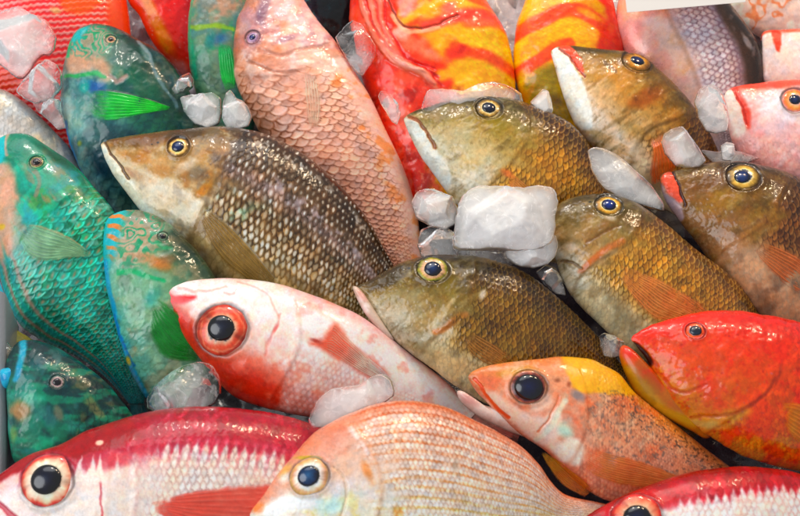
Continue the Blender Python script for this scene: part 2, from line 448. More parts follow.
def make_fin(name, b, D, V, parent, root, tip, edge=None, rays=11, off=.0010, lift_tip=.0, ray_col=None, raya=.5, mat=None, th=.0004, seed=0, fade=.25, opac=.55):
    """a fin sheet lying on the flank, rays fanning from root to tip"""
    n1, n2 = 60, 46
    d = spline(D, n1); v = spline(V, n1)
    u = np.repeat(np.linspace(0, 1, n1), n2); t = np.tile(np.linspace(0, 1, n2), n1)
    X = (d[:, None, 0] * (1 - t[:n2]) + v[:, None, 0] * t[:n2]).ravel(); Y = (d[:, None, 1] * (1 - t[:n2]) + v[:, None, 1] * t[:n2]).ravel()
    h = surf_many(b, X, Y).reshape(n1, n2)
    for _ in range(6):
        h[1:-1] = (h[:-2] + h[1:-1] * 2 + h[2:]) / 4; h[:, 1:-1] = (h[:, :-2] + 2 * h[:, 1:-1] + h[:, 2:]) / 4
    h = h.ravel()
    tw = t + .035 * fbm(t * 40, u * 6, .12, 2, seed + 3) + .02 * fbm(X, Y, .05, 2, seed + 5)
    ry = np.abs(np.sin(tw * rays * math.pi)); r2 = np.abs(np.sin(tw * rays * 2 * math.pi + .6)); br = sm(.45, .75, u)
    ry = ry * (1 - br) + np.minimum(ry + .15, r2) * br          # rays branch towards the tip
    edgef = np.minimum(np.minimum(t, 1 - t) * 6, 1)
    z = h + off * (.35 + .65 * np.minimum(u * 4, 1)) + lift_tip * u ** 2 + (.0006 * (1 - ry) + .0011 * fbm(X, Y, .05, 2, seed + 4)) * np.minimum(u * 3, 1)
    C = rgb(root)[None] * (1 - u[:, None]) + rgb(tip)[None] * u[:, None]
    C = np.clip(C * 1.22, 0, .96) * (1 + .10 * fbm(X, Y, .12, 3, seed))[:, None]
    rc = rgb(ray_col) if ray_col else None
    m = (raya * (1 - sm(.1, .5, ry)))[:, None]
    C = C * (1 - m) + (rc if rc is not None else C * .6) * m
    if edge:
        em = (1 - sm(.03, .1, t))[:, None] * .9
        C = C * (1 - em) + rgb(edge) * em
    base = b.plane.at(X, Y)
    top = base + b.plane.n * z[:, None]; bot = base + b.plane.n * (z - th)[:, None]
    Vv = np.vstack([top, bot]); nn = n1 * n2
    i = np.arange(n1 - 1)[:, None]; j = np.arange(n2 - 1)[None]
    F = np.stack([i * n2 + j, (i + 1) * n2 + j, (i + 1) * n2 + j + 1, i * n2 + j + 1], -1).reshape(-1, 4)
    G = F[:, ::-1] + nn
    rim = np.concatenate([np.arange(n2), np.arange(1, n1) * n2 + n2 - 1, (n1 - 1) * n2 + np.arange(n2 - 2, -1, -1), np.arange(n1 - 2, 0, -1) * n2])
    r2 = np.roll(rim, -1)
    S = np.stack([rim, r2, r2 + nn, rim + nn], 1)
    al = sm(0, fade, u + .10 * fbm(X, Y, .15, 3, seed + 2)) * (1 - .75 * sm(.82, 1.0, u + .10 * (ry - .5) + .12 * fbm(X, Y, .2, 2, seed + 6)))
    al = al * (1 - (1 - opac) * sm(.15, .7, ry)) * (.9 + .1 * fbm(X, Y, .2, 2, seed)) * sm(0, .05, 1.0 - t + .03)
    eg = .035 * fbm(X, Y, .14, 3, seed + 12)
    al = np.clip(al, 0, 1) * sm(-.02, .10, t + eg) * sm(-.02, .14, 1 - t + eg)
    return raw_mesh(name, Vv, np.vstack([F, G, S]), np.vstack([C, C]), mat or FIN, parent, np.concatenate([al, al]))

def pillow_geo(plane, pts, th, power=3.0, n=120, nr=30, base=None, lump=.0, seed=0, round_=True, facets=0.0):
    if facets:                                   # broken ice: straight edges, slightly melted corners, small nicks
        q = np.array(pts, float); q = np.vstack([q, q[:1]]); Lq = np.concatenate([[0], np.cumsum(np.hypot(*np.diff(q, axis=0).T))])
        u = np.linspace(0, Lq[-1], n, endpoint=False)
        o = np.stack([np.interp(u, Lq, q[:, 0]), np.interp(u, Lq, q[:, 1])], 1)
        for _ in range(2): o = (np.roll(o, 1, 0) + 2 * o + np.roll(o, -1, 0)) / 4
        c0 = o.mean(0); o = c0 + (o - c0) * (1 + .022 * fbm(u * .25, u * 0 + seed, 1, 3, seed))[:, None]
    else:
        o = spline(pts, n, True)
    c = o.mean(0) if base is None else np.array(base, float)
    rr = np.concatenate([np.linspace(0.002, 1, nr)]) ** .8
    R = np.repeat(rr, n)
    P = (c + (o[None] - c) * rr[:, None, None]).reshape(-1, 2)
    X, Y = P[:, 0], P[:, 1]
    hz = (1 - R ** power) ** (1 / 2.0)
    base3 = plane.at(X, Y)
    ctr = o.mean(0); sz = np.hypot(*(o - ctr).T).mean()
    lum = fbm(X, Y, 1.3 / sz, 3, seed) * lump
    lum2 = fbm(X, Y, 1.3 / sz, 3, seed + 50) * lump
    if facets:
        rs = np.random.RandomState(seed + 100)
        fc = np.full(len(X), .9) + .22 * ((X - ctr[0]) * math.cos(seed) + (Y - ctr[1]) * math.sin(seed)) / sz
        for k in range(7):
            a = k * .9 + rs.rand() * .8; g = .9 + rs.rand() * 1.8; e = .55 + rs.rand() * .45
            fc = np.minimum(fc, .30 + g * (e - ((X - ctr[0]) * math.cos(a) + (Y - ctr[1]) * math.sin(a)) / sz))
        fc = np.clip(fc, .30, 1) + .035 * fbm(X, Y, .22, 3, seed + 7)
        hz = hz * (1 - facets) + np.minimum(fc, hz * 1.3) * facets
    top = base3 + plane.n * (hz * th * (1 + lum))[:, None]
    bot = base3 - plane.n * (hz * th * (.8 + lum2))[:, None]
    nn = len(X)
    i = np.arange(nr - 1)[:, None]; j = np.arange(n)[None]; j2 = (j + 1) % n
    F = np.stack([i * n + j, (i + 1) * n + j, (i + 1) * n + j2, i * n + j2], -1).reshape(-1, 4)
    # last ring shared: bottom uses its own copy of inner rings
    G = F[:, ::-1].copy()
    G = np.where(G >= (nr - 1) * n, G, G + nn)
    Vv = np.vstack([top, bot[: (nr - 1) * n]])
    # close centres
    cap1 = np.array([[0 * n + k for k in range(n)]]);
    return Vv, F, G, X, Y, R, nn

def make_pillow(name, plane, pts, th, parent=None, mat=None, power=3.0, col=None, paint=None, lump=.0, seed=0, base=None, offset=0.0, facets=0.0):
    Vv, F, G, X, Y, R, nn = pillow_geo(plane, pts, th, power, lump=lump, seed=seed, base=base, facets=facets)
    Vv = Vv + plane.n * offset
    C = None
    if paint or col:
        pa = Paint(X, Y, R, R, 1, np.ones(len(X)), seed)
        pa.C[:] = rgb(col or '#888888')
        if paint: paint(pa)
        m = Vv.shape[0] - nn
        C = np.vstack([pa.C, pa.C[:m]])
    al = None
    if C is None:
        m = Vv.shape[0] - nn; C = np.ones((len(Vv), 3)); a = (1 - R ** 3) ** .8 * np.clip(th / .012, .6, 1); al = np.concatenate([a, a[:m]])
    return raw_mesh(name, Vv, np.vstack([F, G]), C, mat, parent, al)

def make_tail(b, parent, col, ray_col, spread=1.25, length=.16):
    """caudal fin behind the narrow end of the body"""
    e = (b.d[-1] + b.v[-1]) / 2; p = (b.d[-14] + b.v[-14]) / 2
    ax = (e - p) / np.linalg.norm(e - p); H = np.linalg.norm(b.d[-1] - b.v[-1]) / 2
    L = np.linalg.norm(b.d[0] - e) * length
    pe = np.array([ax[1], -ax[0]])
    if (b.d[-1] - b.v[-1]) @ pe < 0: pe = -pe
    D = [e - ax * 8 + pe * H * .9, e + ax * L * .4 + pe * H * 1.2, e + ax * L + pe * H * 1.5 * spread]
    V = [e - ax * 8 - pe * H * .9, e + ax * L * .4 - pe * H * 1.2, e + ax * L - pe * H * 1.5 * spread]
    return make_fin('tail_fin', b, D, V, parent, col, ray_col, rays=16, off=-.0005 - .0, seed=5, ray_col=ray_col)

def fish(name, label, D, V, paint, z=.02, lean=20, side=0, anchor=None, mat=SKIN, thick=.52, sink=.03, group=None, seed=0, eye=None, fins=(), tail=None, res=1.0, cat='fish'):
    D = [tuple(map(float, p)) for p in D]; V = [tuple(map(float, p)) for p in V]
    if anchor is None:
        a = (np.mean(np.array(D), 0) + np.mean(np.array(V), 0)) / 2; anchor = tuple(a)
    pl = Plane(*anchor, z, lean, side)
    root = thing(name, label, cat, Vector(pl.o), group)
    def painted(P):
        paint(P)
        if eye:
            cx, cy = eye['c']; rx, ry = eye['r']; a = math.radians(eye.get('ang', 0))
            dx, dy = P.X - cx, P.Y - cy
            q = np.hypot((dx * math.cos(a) + dy * math.sin(a)) / rx, (-dx * math.sin(a) + dy * math.cos(a)) / ry) + .05 * fbm(P.X, P.Y, .12, 3, seed)
            P.C *= (1 - .38 * np.exp(-((q - 1.03) / .11) ** 2))[:, None]          # darker ring around the eye rim
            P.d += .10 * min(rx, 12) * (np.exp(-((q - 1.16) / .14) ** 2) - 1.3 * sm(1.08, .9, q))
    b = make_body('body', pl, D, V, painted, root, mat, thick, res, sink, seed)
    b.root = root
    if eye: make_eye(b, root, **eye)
    for f in fins:
        f = dict(f); make_fin(f.pop('name'), b, f.pop('D'), f.pop('V'), root, **f)
    if tail: make_tail(b, root, *tail)
    return b
# ================================================================== THE FISH
EMP = 'brown emperor fish'
# ---------- spangled emperor, large, centre left
def p(P):
    P.grad([(1, '#54452c'), (.75, '#6e5a38'), (.45, '#a58556'), (.1, '#b89a70'), (-.3, '#c3b496'), (-1, '#c9c4b2')], .25)
    P.mottle('#8a5f2c', .7, .05, .0, .6, 1, stretch=(.6, 1.6), ang=25)
    P.mottle('#d8cfc0', .6, .07, .1, .7, 2, ang=20)
    P.mottle('#7b766e', .5, .06, .25, .7, 3)
    P.ell(150, 143, 46, 8, -6, '#6e4e20', .85); P.ell(140, 160, 20, 7, 20, '#a8773c', .7); P.ell(182, 152, 17, 15, 0, '#6f5530', .5); P.ell(185, 137, 30, 8, 0, '#4b3c22', .8); P.ell(160, 146, 1.6, 1.1, 10, '#1c140c', .9, .6, 0); P.ell(154, 147.5, 1.1, .8, 10, '#1c140c', .8, .6, 0)
    P.ell(168, 176, 22, 7, 10, '#a8763a', .6); P.ell(140, 180, 16, 6, 30, '#a5763c', .5); P.ell(160, 190, 24, 9, 25, '#d6cbb8', .7)
    P.ell(190, 172, 12, 6, -30, '#c2b6a6', .7); P.ell(208, 197, 10, 5, -40, '#b47c22', .9); P.ell(213, 188, 6, 12, 10, '#a9752a', .7)
    P.ell(200, 180, 10, 8, 20, '#76736c', .6)
    P.poly([(101, 146), (106, 143), (112, 156), (121, 168), (130, 184), (150, 206), (175, 226), (168, 240), (138, 210), (116, 182), (104, 160)], '#dedbcb', .95, 2)
    P.line([(105, 142), (112, 155), (121, 167), (129, 182)], 1.3, '#5c3f1c', .9, depth=1.2)
    P.line([(103, 143), (125, 138), (155, 134)], 2, '#5c4520', .6)
    P.gill([(222, 130), (226, 150), (224, 172), (217, 192), (208, 212), (196, 236), (186, 258)], 6, 1.6, '#6b5232', .3)
    m = P.mask
    P.mix(m, np.array(rgb('#4a3a2a')))
    # pigment bands of the scaled flank
    C0 = P.C.copy()
    body = np.stack([np.interp(P.t + .05 * fbm(P.X, P.Y, .04, 3, 4), [-1, -.6, -.3, 0, .3, .5, .75, 1], [rgb(c)[k] for c in ('#c0ac84', '#b0986a', '#9a8058', '#846a48', '#8a7670', '#6c5640', '#503c2a', '#44342a')]) for k in range(3)], 1)
    P.C = P.C * (1 - m[:, None]) + body * m[:, None]
    P.scales(6.9, rows=19, h=.55, edge='#3a2a1a', ea=.75, e0=.5, m=m * sm(-.75, -.35, P.t), var=.25)
    dot = np.hypot(P.DU - .35, P.DV * 1.1); dot = np.hypot(P.DU - .3, P.DV * .75 + .2 * (P.DU - .3)) * (1 + .25 * fbm(P.X, P.Y, .25, 2, 8)); cr = .15 + .10 * P.ID + .13 * sm(.3, -.2, P.t)
    P.mix(m * sm(-.75, -.35, P.t) * (1 - sm(cr * .6, cr * 1.4, dot)) * (.25 + .6 * _h(np.floor(P.ID * 997), P.ID * 0, 5)), '#dfe2de')
    P.scales(6.9, rows=19, h=.2, edge='#8a744a', ea=.5, e0=.6, m=m * sm(-.3, -.5, P.t), var=.08)
    P.mottle('#bdb0b8', .65, .16, -.1, .5, 6, m=m * np.exp(-((P.t - .42) / .10) ** 2))
    P.mottle('#c9c6c4', .7, .2, .15, .5, 7, m=m * np.exp(-((P.t - .80) / .07) ** 2))
    P.mottle('#8fd0c0', .45, .06, .0, .5, 8, m=m * np.exp(-((P.t + .12) / .2) ** 2))
    P.bump(.12, .5, 1, 1 - m)
E1 = fish('emperor_fish', 'large dark brown fish with rows of white dots and a tan face',
    [(101, 144), (104, 141.5), (112, 139), (130, 136), (150, 133), (175, 130), (200, 128), (230, 127.5), (262, 133), (287, 144), (320, 166), (350, 196), (370, 222), (385, 247), (402, 276), (425, 306), (455, 334)],
    [(101, 146), (103, 153), (107, 163), (118, 182), (140, 210), (165, 238), (190, 262), (220, 285), (260, 305), (310, 322), (360, 335), (410, 344), (445, 348)],
    p, z=.02, anchor=(245, 215), group=EMP, seed=1, thick=.46,
    eye=dict(c=(181, 151.5), r=(11, 10.5), rings=[(0, '#20304c'), (.55, '#2a3a55'), (.62, '#e8cf96'), (.8, '#d9b574'), (.92, '#8f7342'), (1, '#5c4b30')], pr=(6.2, 6), pupil=('#26426e', '#1a2a48'), ang=15),
    fins=[dict(name='pectoral_fin', D=[(206, 211), (222, 222), (243, 240), (262, 262), (280, 284)], V=[(203, 220), (208, 238), (222, 262), (240, 278), (262, 292)], root='#80693e', tip='#7c673c', edge='#b8b2a4', rays=9, raya=.15, ray_col='#94804e', off=.0008, opac=.55)],
    tail=('#5a4a34', '#3a2e20'))

# ---------- the golden brown emperors
def emp_face(P, top, mid, cheek, belly):
    P.grad([(1, top), (.75, top), (.4, mid), (-.05, cheek), (-.5, belly), (-1, belly)], .25)
    P.mottle(mid, .45, .06, .0, .7, 1, stretch=(.4, 1.7), ang=25)
    P.mottle('#d2c6ae', .30, .10, .1, .7, 2, ang=-35, stretch=(.35, 1.6))
    P.mottle('#5d4a24', .40, .13, .15, .7, 3, ang=-35, stretch=(.35, 1.5))
    P.mottle('#4d3c1c', .25, .35, .2, .7, 4); P.mottle('#e0d8c4', .18, .4, .25, .7, 5)
    P.bump(.3, .22, 7)
def emp_scales(P, size, top, mid, low, edge, hi, rows=None, belly='#c2bba8', bl=-.5):
    m = P.mask
    body = np.stack([np.interp(P.t + .06 * fbm(P.X, P.Y, .04, 3, 4), [-1, bl - .15, bl + .1, 0, .4, .8, 1], [rgb(c)[k] for c in (belly, belly, low, mid, mid, top, top)]) for k in range(3)], 1)
    body = body * np.array([1.06, 1.0, .88])
    P.C = P.C * (1 - m[:, None]) + body * m[:, None]
    P.mottle(edge, .35, .05, .0, .6, 14, m=m)
    P.scales(size, rows=rows, h=1.05, edge=edge, ea=.85, e0=.62, hi=hi, ha=.45, var=.14, m=m * sm(bl - .35, bl + .1, P.t), aspect=.95)
    P.scales(size, rows=rows, h=.25, edge='#9b917e', ea=.45, e0=.66, var=.05, m=m * sm(bl + .1, bl - .2, P.t))
    P.mottle('#2e2214', .5, .09, .1, .7, 15, m=m * sm(.55, .9, P.t))

YEYE = [(0, '#1c2c48'), (.5, '#28384e'), (.58, '#e6d6b0'), (.68, '#cdb078'), (.82, '#a88a50'), (.93, '#6c5a34'), (1, '#4a3a1e')]
def p(P):
    emp_face(P, '#52471f', '#9c8748', '#b8a77c', '#c8c2b0')
    P.ell(440, 118, 30, 10, -14, '#7b6a38', .6); P.ell(466, 112, 1.6, 1.1, 10, '#1c140c', .9, .6, 0); P.ell(460, 113.5, 1.1, .8, 10, '#1c140c', .8, .6, 0); P.ell(455, 140, 24, 16, -30, '#b5aa8c', .6); P.ell(495, 130, 18, 10, 40, '#9d8428', .7)
    P.ell(480, 100, 50, 7, -4, '#40371a', .8); P.ell(470, 165, 25, 10, -20, '#cbb98c', .6)
    P.poly([(404, 118), (411, 116), (420, 124), (430, 140), (437, 152), (452, 185), (440, 190), (424, 165), (408, 132)], '#cfd0c8', .95, 2)
    P.line([(409, 116), (420, 124), (428, 136), (435, 150)], 1.6, '#7c4a1c', .9, depth=1.2)
    P.ell(413, 119, 8, 3, 30, '#b5714a', .7)
    P.gill([(520, 108), (527, 128), (524, 148), (512, 166), (497, 182), (480, 200), (470, 216)], 6, 1.8, '#6e5222', .45)
    emp_scales(P, 6.6, '#4a382c', '#a98440', '#b99650', '#4c3616', '#d8b468')
    P.ell(505, 181, 8, 4, 30, '#c87a48', .8)
    P.bump(.12, .5, 1, 1 - P.mask)
E2 = fish('emperor_fish', 'golden brown fish directly above the big ice block, below a striped red and yellow fish',
    [(404, 118), (407, 115), (414, 111), (425, 107), (450, 100), (475, 96.5), (505, 98), (530, 105), (560, 117), (578, 130), (592, 147), (605, 170), (618, 195), (635, 222), (655, 250)],
    [(404, 121), (406, 127), (412, 140), (420, 155), (435, 176), (450, 196), (475, 222), (510, 245), (560, 262), (610, 270), (648, 272)],
    p, z=.02, anchor=(510, 165), group=EMP, seed=2,
    eye=dict(c=(487.5, 114), r=(13, 11.5), rings=YEYE, pr=(7, 6), pupil=('#22304a', '#141e30'), ang=20),
    fins=[dict(name='pectoral_fin', D=[(506, 178), (522, 190), (540, 205), (560, 225)], V=[(504, 184), (510, 200), (524, 216), (545, 232)], root='#b07a44', tip='#a5824a', rays=8, raya=.3)],
    tail=('#6a5230', '#43331c'))

def p(P):
    emp_face(P, '#5f4e26', '#a67a34', '#c09a62', '#d5c6b6')
    P.ell(600, 60, 36, 10, 6, '#8a6c30', .7); P.ell(615, 85, 24, 16, 20, '#c4924a', .7); P.ell(640, 105, 26, 9, -28, '#9a5a1e', .8); P.ell(665, 82, 20, 12, 40, '#7a5a28', .7)
    P.ell(600, 100, 16, 14, 0, '#cfae84', .7); P.ell(588, 72, 8, 14, -20, '#b89058', .5)
    P.line([(612, 78), (606, 72), (602, 66)], 2, '#6b5648', .7)
    P.ell(590, 52, 30, 5, 6, '#4d4222', .8)
    P.poly([(551, 52), (556, 50), (566, 58), (578, 78), (584, 96), (592, 124), (584, 134), (570, 118), (560, 86)], '#dfe0da', .97, 1.6)
    P.poly([(557, 49), (564, 46), (574, 52), (582, 62), (582, 78), (576, 70), (566, 57)], '#d9583a', .95, 1.5)
    P.line([(558, 51), (568, 60), (577, 72), (583, 82)], 1.1, '#8a2c1c', .6, depth=1.0)
    P.gill([(690, 98), (688, 112), (676, 122), (660, 128), (644, 136), (634, 150), (628, 168)], 6, 1.8, '#4c3418', .5)
    emp_scales(P, 7, '#55402a', '#7e5c2e', '#9a7640', '#3c2a14', '#c29a58', belly='#d9cdc2', bl=-.35)
    P.mottle('#4d3516', .5, .12, .0, .5, 21, m=np.exp(-(((P.X - 650) / 30) ** 2 + ((P.Y - 105) / 16) ** 2)))
    P.bump(.12, .6, 1, 1 - P.mask)
E3 = fish('emperor_fish', 'golden brown fish with red inner mouth and long white lower jaw',
    [(551, 51), (556, 47.5), (564, 45.5), (575, 46), (600, 49), (625, 52), (640, 57), (655, 66), (670, 80), (685, 95), (700, 112), (712, 130), (722, 148), (738, 172), (760, 205)],
    [(551, 54), (554, 64), (560, 85), (566, 104), (573, 121), (584, 138), (600, 154), (622, 172), (650, 195), (690, 215), (735, 224)],
    p, z=.02, anchor=(650, 120), group=EMP, seed=3,
    eye=dict(c=(634.5, 66), r=(15, 12), rings=[(0, '#232c48'), (.45, '#2e3854'), (.52, '#c9a066'), (.7, '#b07e2c'), (.85, '#8d6420'), (1, '#6a5020')], pr=(7.2, 5.4), pupil=('#343f68', '#1c2440'), ang=22),
    fins=[dict(name='pelvic_fin', D=[(655, 139), (662, 148), (672, 168), (668, 180)], V=[(645, 146), (647, 160), (646, 176), (650, 188)], root='#d0662a', tip='#dd6430', rays=7, raya=.35, off=.012)],
    tail=('#6a5230', '#43331c'))

def p(P):
    emp_face(P, '#5a4220', '#7d5f24', '#8e6c34', '#8d6b4c')
    P.ell(705, 185, 34, 14, -4, '#6c4a2a', .6); P.ell(713, 177, 1.6, 1.1, 10, '#1c140c', .9, .6, 0); P.ell(707, 178.5, 1.1, .8, 10, '#1c140c', .8, .6, 0); P.ell(712, 205, 28, 12, -14, '#94701e', .7); P.ell(690, 196, 18, 12, 10, '#7a5a34', .6); P.ell(745, 168, 40, 6, 4, '#3c2e18', .8)
    P.ell(730, 222, 24, 8, -35, '#7c5a30', .7)
    P.poly([(660, 178), (666, 171.5), (672, 174), (677, 188), (681, 202), (676, 205), (668, 196)], '#d8644e', .95, 1.5)
    P.poly([(660, 182), (668, 196), (678, 206), (684, 217), (676, 222), (664, 205)], '#b0a0ac', .9, 1.5)
    P.line([(671, 171), (676, 183), (680, 196), (683, 208)], 1.2, '#3e1c10', .9, depth=1.2)
    P.gill([(782, 186), (772, 204), (764, 222), (750, 234), (736, 243), (722, 250), (712, 262)], 7, 2.6, '#a87a3c', .5, lw=2.5)
    emp_scales(P, 7.2, '#4a3426', '#6a4a2c', '#85603a', '#33221a', '#b58a58', belly='#b59c8e', bl=-.15)
    P.mottle('#2e1f14', .6, .08, .0, .5, 22, m=np.exp(-(((P.X - 752) / 22) ** 2 + ((P.Y - 228) / 18) ** 2)))
    P.bump(.12, .6, 1, 1 - P.mask)
E4 = fish('emperor_fish', 'reddish brown fish with pink lips at the right edge, below the pink red-eyed fish',
    [(660, 177), (664, 172.5), (671, 171), (684, 168), (700, 164), (725, 161), (755, 164), (780, 170), (800, 178), (830, 193), (865, 220), (900, 256)],
    [(660, 181), (663, 194), (669, 206), (681, 222), (702, 250), (725, 285), (765, 325), (815, 350), (865, 345), (905, 305)],
    p, z=.02, anchor=(765, 235), group=EMP, seed=4,
    eye=dict(c=(738, 182), r=(16.5, 15), rings=[(0, '#22304e'), (.46, '#2a3c5a'), (.54, '#e6d4a4'), (.66, '#c0a058'), (.8, '#b09250'), (.92, '#705a30'), (1, '#4c3818')], pr=(7.6, 7), pupil=('#34507e', '#1c2e52'), ang=10, pc=(-1.5, 1)),
    fins=[dict(name='pectoral_fin', D=[(744, 247), (765, 252), (788, 262), (812, 278)], V=[(746, 256), (757, 272), (780, 292), (808, 304)], root='#96643c', tip='#b06440', rays=9, raya=.3, ray_col='#c08458', opac=.4, off=.0006, fade=.4)])

def p(P):
    emp_face(P, '#62522a', '#8c7442', '#a88a60', '#b9b3a2')
    P.ell(575, 235, 22, 12, -20, '#a28a60', .6); P.ell(588, 205, 1.6, 1.1, 10, '#1c140c', .9, .6, 0); P.ell(582, 206.5, 1.1, .8, 10, '#1c140c', .8, .6, 0); P.ell(600, 232, 26, 6, -28, '#7e6238', .6); P.ell(572, 222, 14, 10, 0, '#80704a', .7)
    P.ell(600, 199, 42, 6, 3, '#4d4222', .8); P.ell(569, 250, 8, 5, 30, '#d8ccbe', .7); P.ell(606, 223, 7, 3, 10, '#d9c8b4', .8)
    P.line([(577, 273), (590, 262), (606, 252), (618, 247)], 3, '#b5682c', .8)
    P.line([(584, 246), (600, 238), (616, 231)], 1.5, '#6b4c24', .6, depth=.6)
    P.line([(560, 262), (568, 265), (577, 271)], 1.4, '#6a5236', .7, depth=1)
    P.gill([(640, 214), (636, 230), (624, 246), (606, 258), (590, 268), (578, 278), (572, 292)], 6, 1.8, '#5a3c1c', .5)
    emp_scales(P, 6.6, '#6a5030', '#ab853c', '#b8934a', '#503a18', '#e0bd72', belly='#bcbcb0', bl=-.42)
    P.mottle('#c08a5a', .5, .1, .1, .6, 23, m=np.exp(-(((P.X - 632) / 16) ** 2 + ((P.Y - 246) / 12) ** 2)))
    P.bump(.12, .6, 1, 1 - P.mask)
E5 = fish('emperor_fish', 'golden scaled fish with an orange side fin, head touching the big ice block',
    [(552, 230), (553, 218), (557, 206), (565, 199.5), (580, 195.5), (600, 194), (620, 197), (641, 206), (662, 222), (682, 238), (702, 253), (720, 265), (739, 280), (752, 295), (764, 312), (780, 342), (800, 372)],
    [(552, 238), (554, 252), (558, 265), (562, 279), (577, 302), (597, 322), (620, 342), (650, 362), (690, 378), (740, 388), (790, 388)],
    p, z=.025, anchor=(650, 285), group=EMP, seed=5,
    eye=dict(c=(606, 209.5), r=(13.5, 11.5), rings=[(0, '#2a3c64'), (.5, '#3a4c70'), (.57, '#ecdcb4'), (.68, '#d2aa58'), (.84, '#b48a40'), (.93, '#74602e'), (1, '#54421e')], pr=(7, 6.2), pupil=('#2c4a8c', '#1c2c58'), ang=15),
    fins=[dict(name='pectoral_fin', D=[(611, 269), (632, 276), (655, 285), (682, 298), (706, 314)], V=[(613, 277), (621, 293), (632, 308), (648, 322), (680, 330)], root='#b08050', tip='#cc7444', rays=13, raya=.35, ray_col='#dc9a68', opac=.35, off=.0006, fade=.4)],
    tail=('#6a5230', '#43331c'))

def p(P):
    emp_face(P, '#463a18', '#7a6630', '#9c8a60', '#b3aa94')
    P.ell(385, 284, 22, 7, -18, '#4c401e', .8); P.ell(409, 270, 1.6, 1.1, 10, '#1c140c', .9, .6, 0); P.ell(403, 271.5, 1.1, .8, 10, '#1c140c', .8, .6, 0); P.ell(400, 300, 24, 9, -10, '#9a8e6c', .7); P.ell(400, 318, 22, 10, 20, '#b5a88c', .6); P.ell(425, 322, 22, 9, -30, '#a48a54', .6)
    P.ell(440, 256, 50, 6, 0, '#3a3014', .8); P.ell(446, 283, 12, 20, 0, '#857224', .6); P.ell(455, 345, 24, 14, 10, '#c3bfb0', .85)
    P.line([(436, 335), (450, 326), (464, 318)], 3.0, '#bd8048', .85)
    P.line([(430, 330), (441, 318), (452, 305)], 2.2, '#c6b898', .7)
    P.gill([(474, 266), (474, 284), (468, 304), (458, 320), (440, 334), (428, 344), (420, 354)], 6, 1.8, '#6a4a24', .4)
    emp_scales(P, 6.2, '#3e3014', '#6e5826', '#8c7438', '#33260e', '#b89a58', belly='#c3bda8', bl=-.45)
    P.mottle('#b59078', .45, .12, .1, .6, 24, m=np.exp(-(((P.X - 462) / 10) ** 2 + ((P.Y - 290) / 14) ** 2)))
    P.ell(481, 299, 4, 8, 25, '#c9c6c2', .8)
    P.bump(.12, .6, 1, 1 - P.mask)
E6 = fish('emperor_fish', 'dark olive fish with parted pink lips, in the middle just below the big ice block',
    [(355, 287), (364, 282.5), (374, 278), (390, 268), (407, 260), (434, 254.5), (468, 255), (502, 263), (529, 275), (556, 295), (576, 312), (600, 333), (616, 351), (636, 372), (662, 398)],
    [(357, 290), (366, 303), (374, 316), (384, 330), (400, 345), (432, 368), (456, 386), (490, 405), (540, 420), (600, 427), (650, 424)],
    p, z=.025, anchor=(470, 325), group=EMP, seed=6,
    eye=dict(c=(432.5, 272.5), r=(16, 13.2), rings=[(0, '#22324c'), (.5, '#2c3c50'), (.57, '#e2c09e'), (.72, '#c49c7a'), (.82, '#a89a50'), (.93, '#808030'), (1, '#4a421c')], pr=(8, 7.4), pupil=('#33486c', '#16223a'), ang=20),
    fins=[dict(name='pectoral_fin', D=[(464, 333), (480, 341), (496, 350), (512, 362)], V=[(462, 342), (466, 354), (476, 364), (494, 372)], root='#86683c', tip='#96683a', rays=8, raya=.3, ray_col='#b08450', opac=.35, off=.0006, fade=.4)],
    tail=('#5a4a28', '#3a2e18'))
def lp(P):
    P.mottle('#e8dcd8', .8, .1, -.2, .5, 1); P.ell(362, 296, 9, 4, 50, '#cf948a', .6)
make_pillow('lower_lip', E6.plane, [(353, 289), (357, 287), (364, 294), (372, 306), (380, 318), (388, 330), (394, 340), (386, 338), (374, 326), (362, 309)], .008, E6.root, SOFT, 2.5, '#cbb8aa', lp, seed=3, offset=.004)

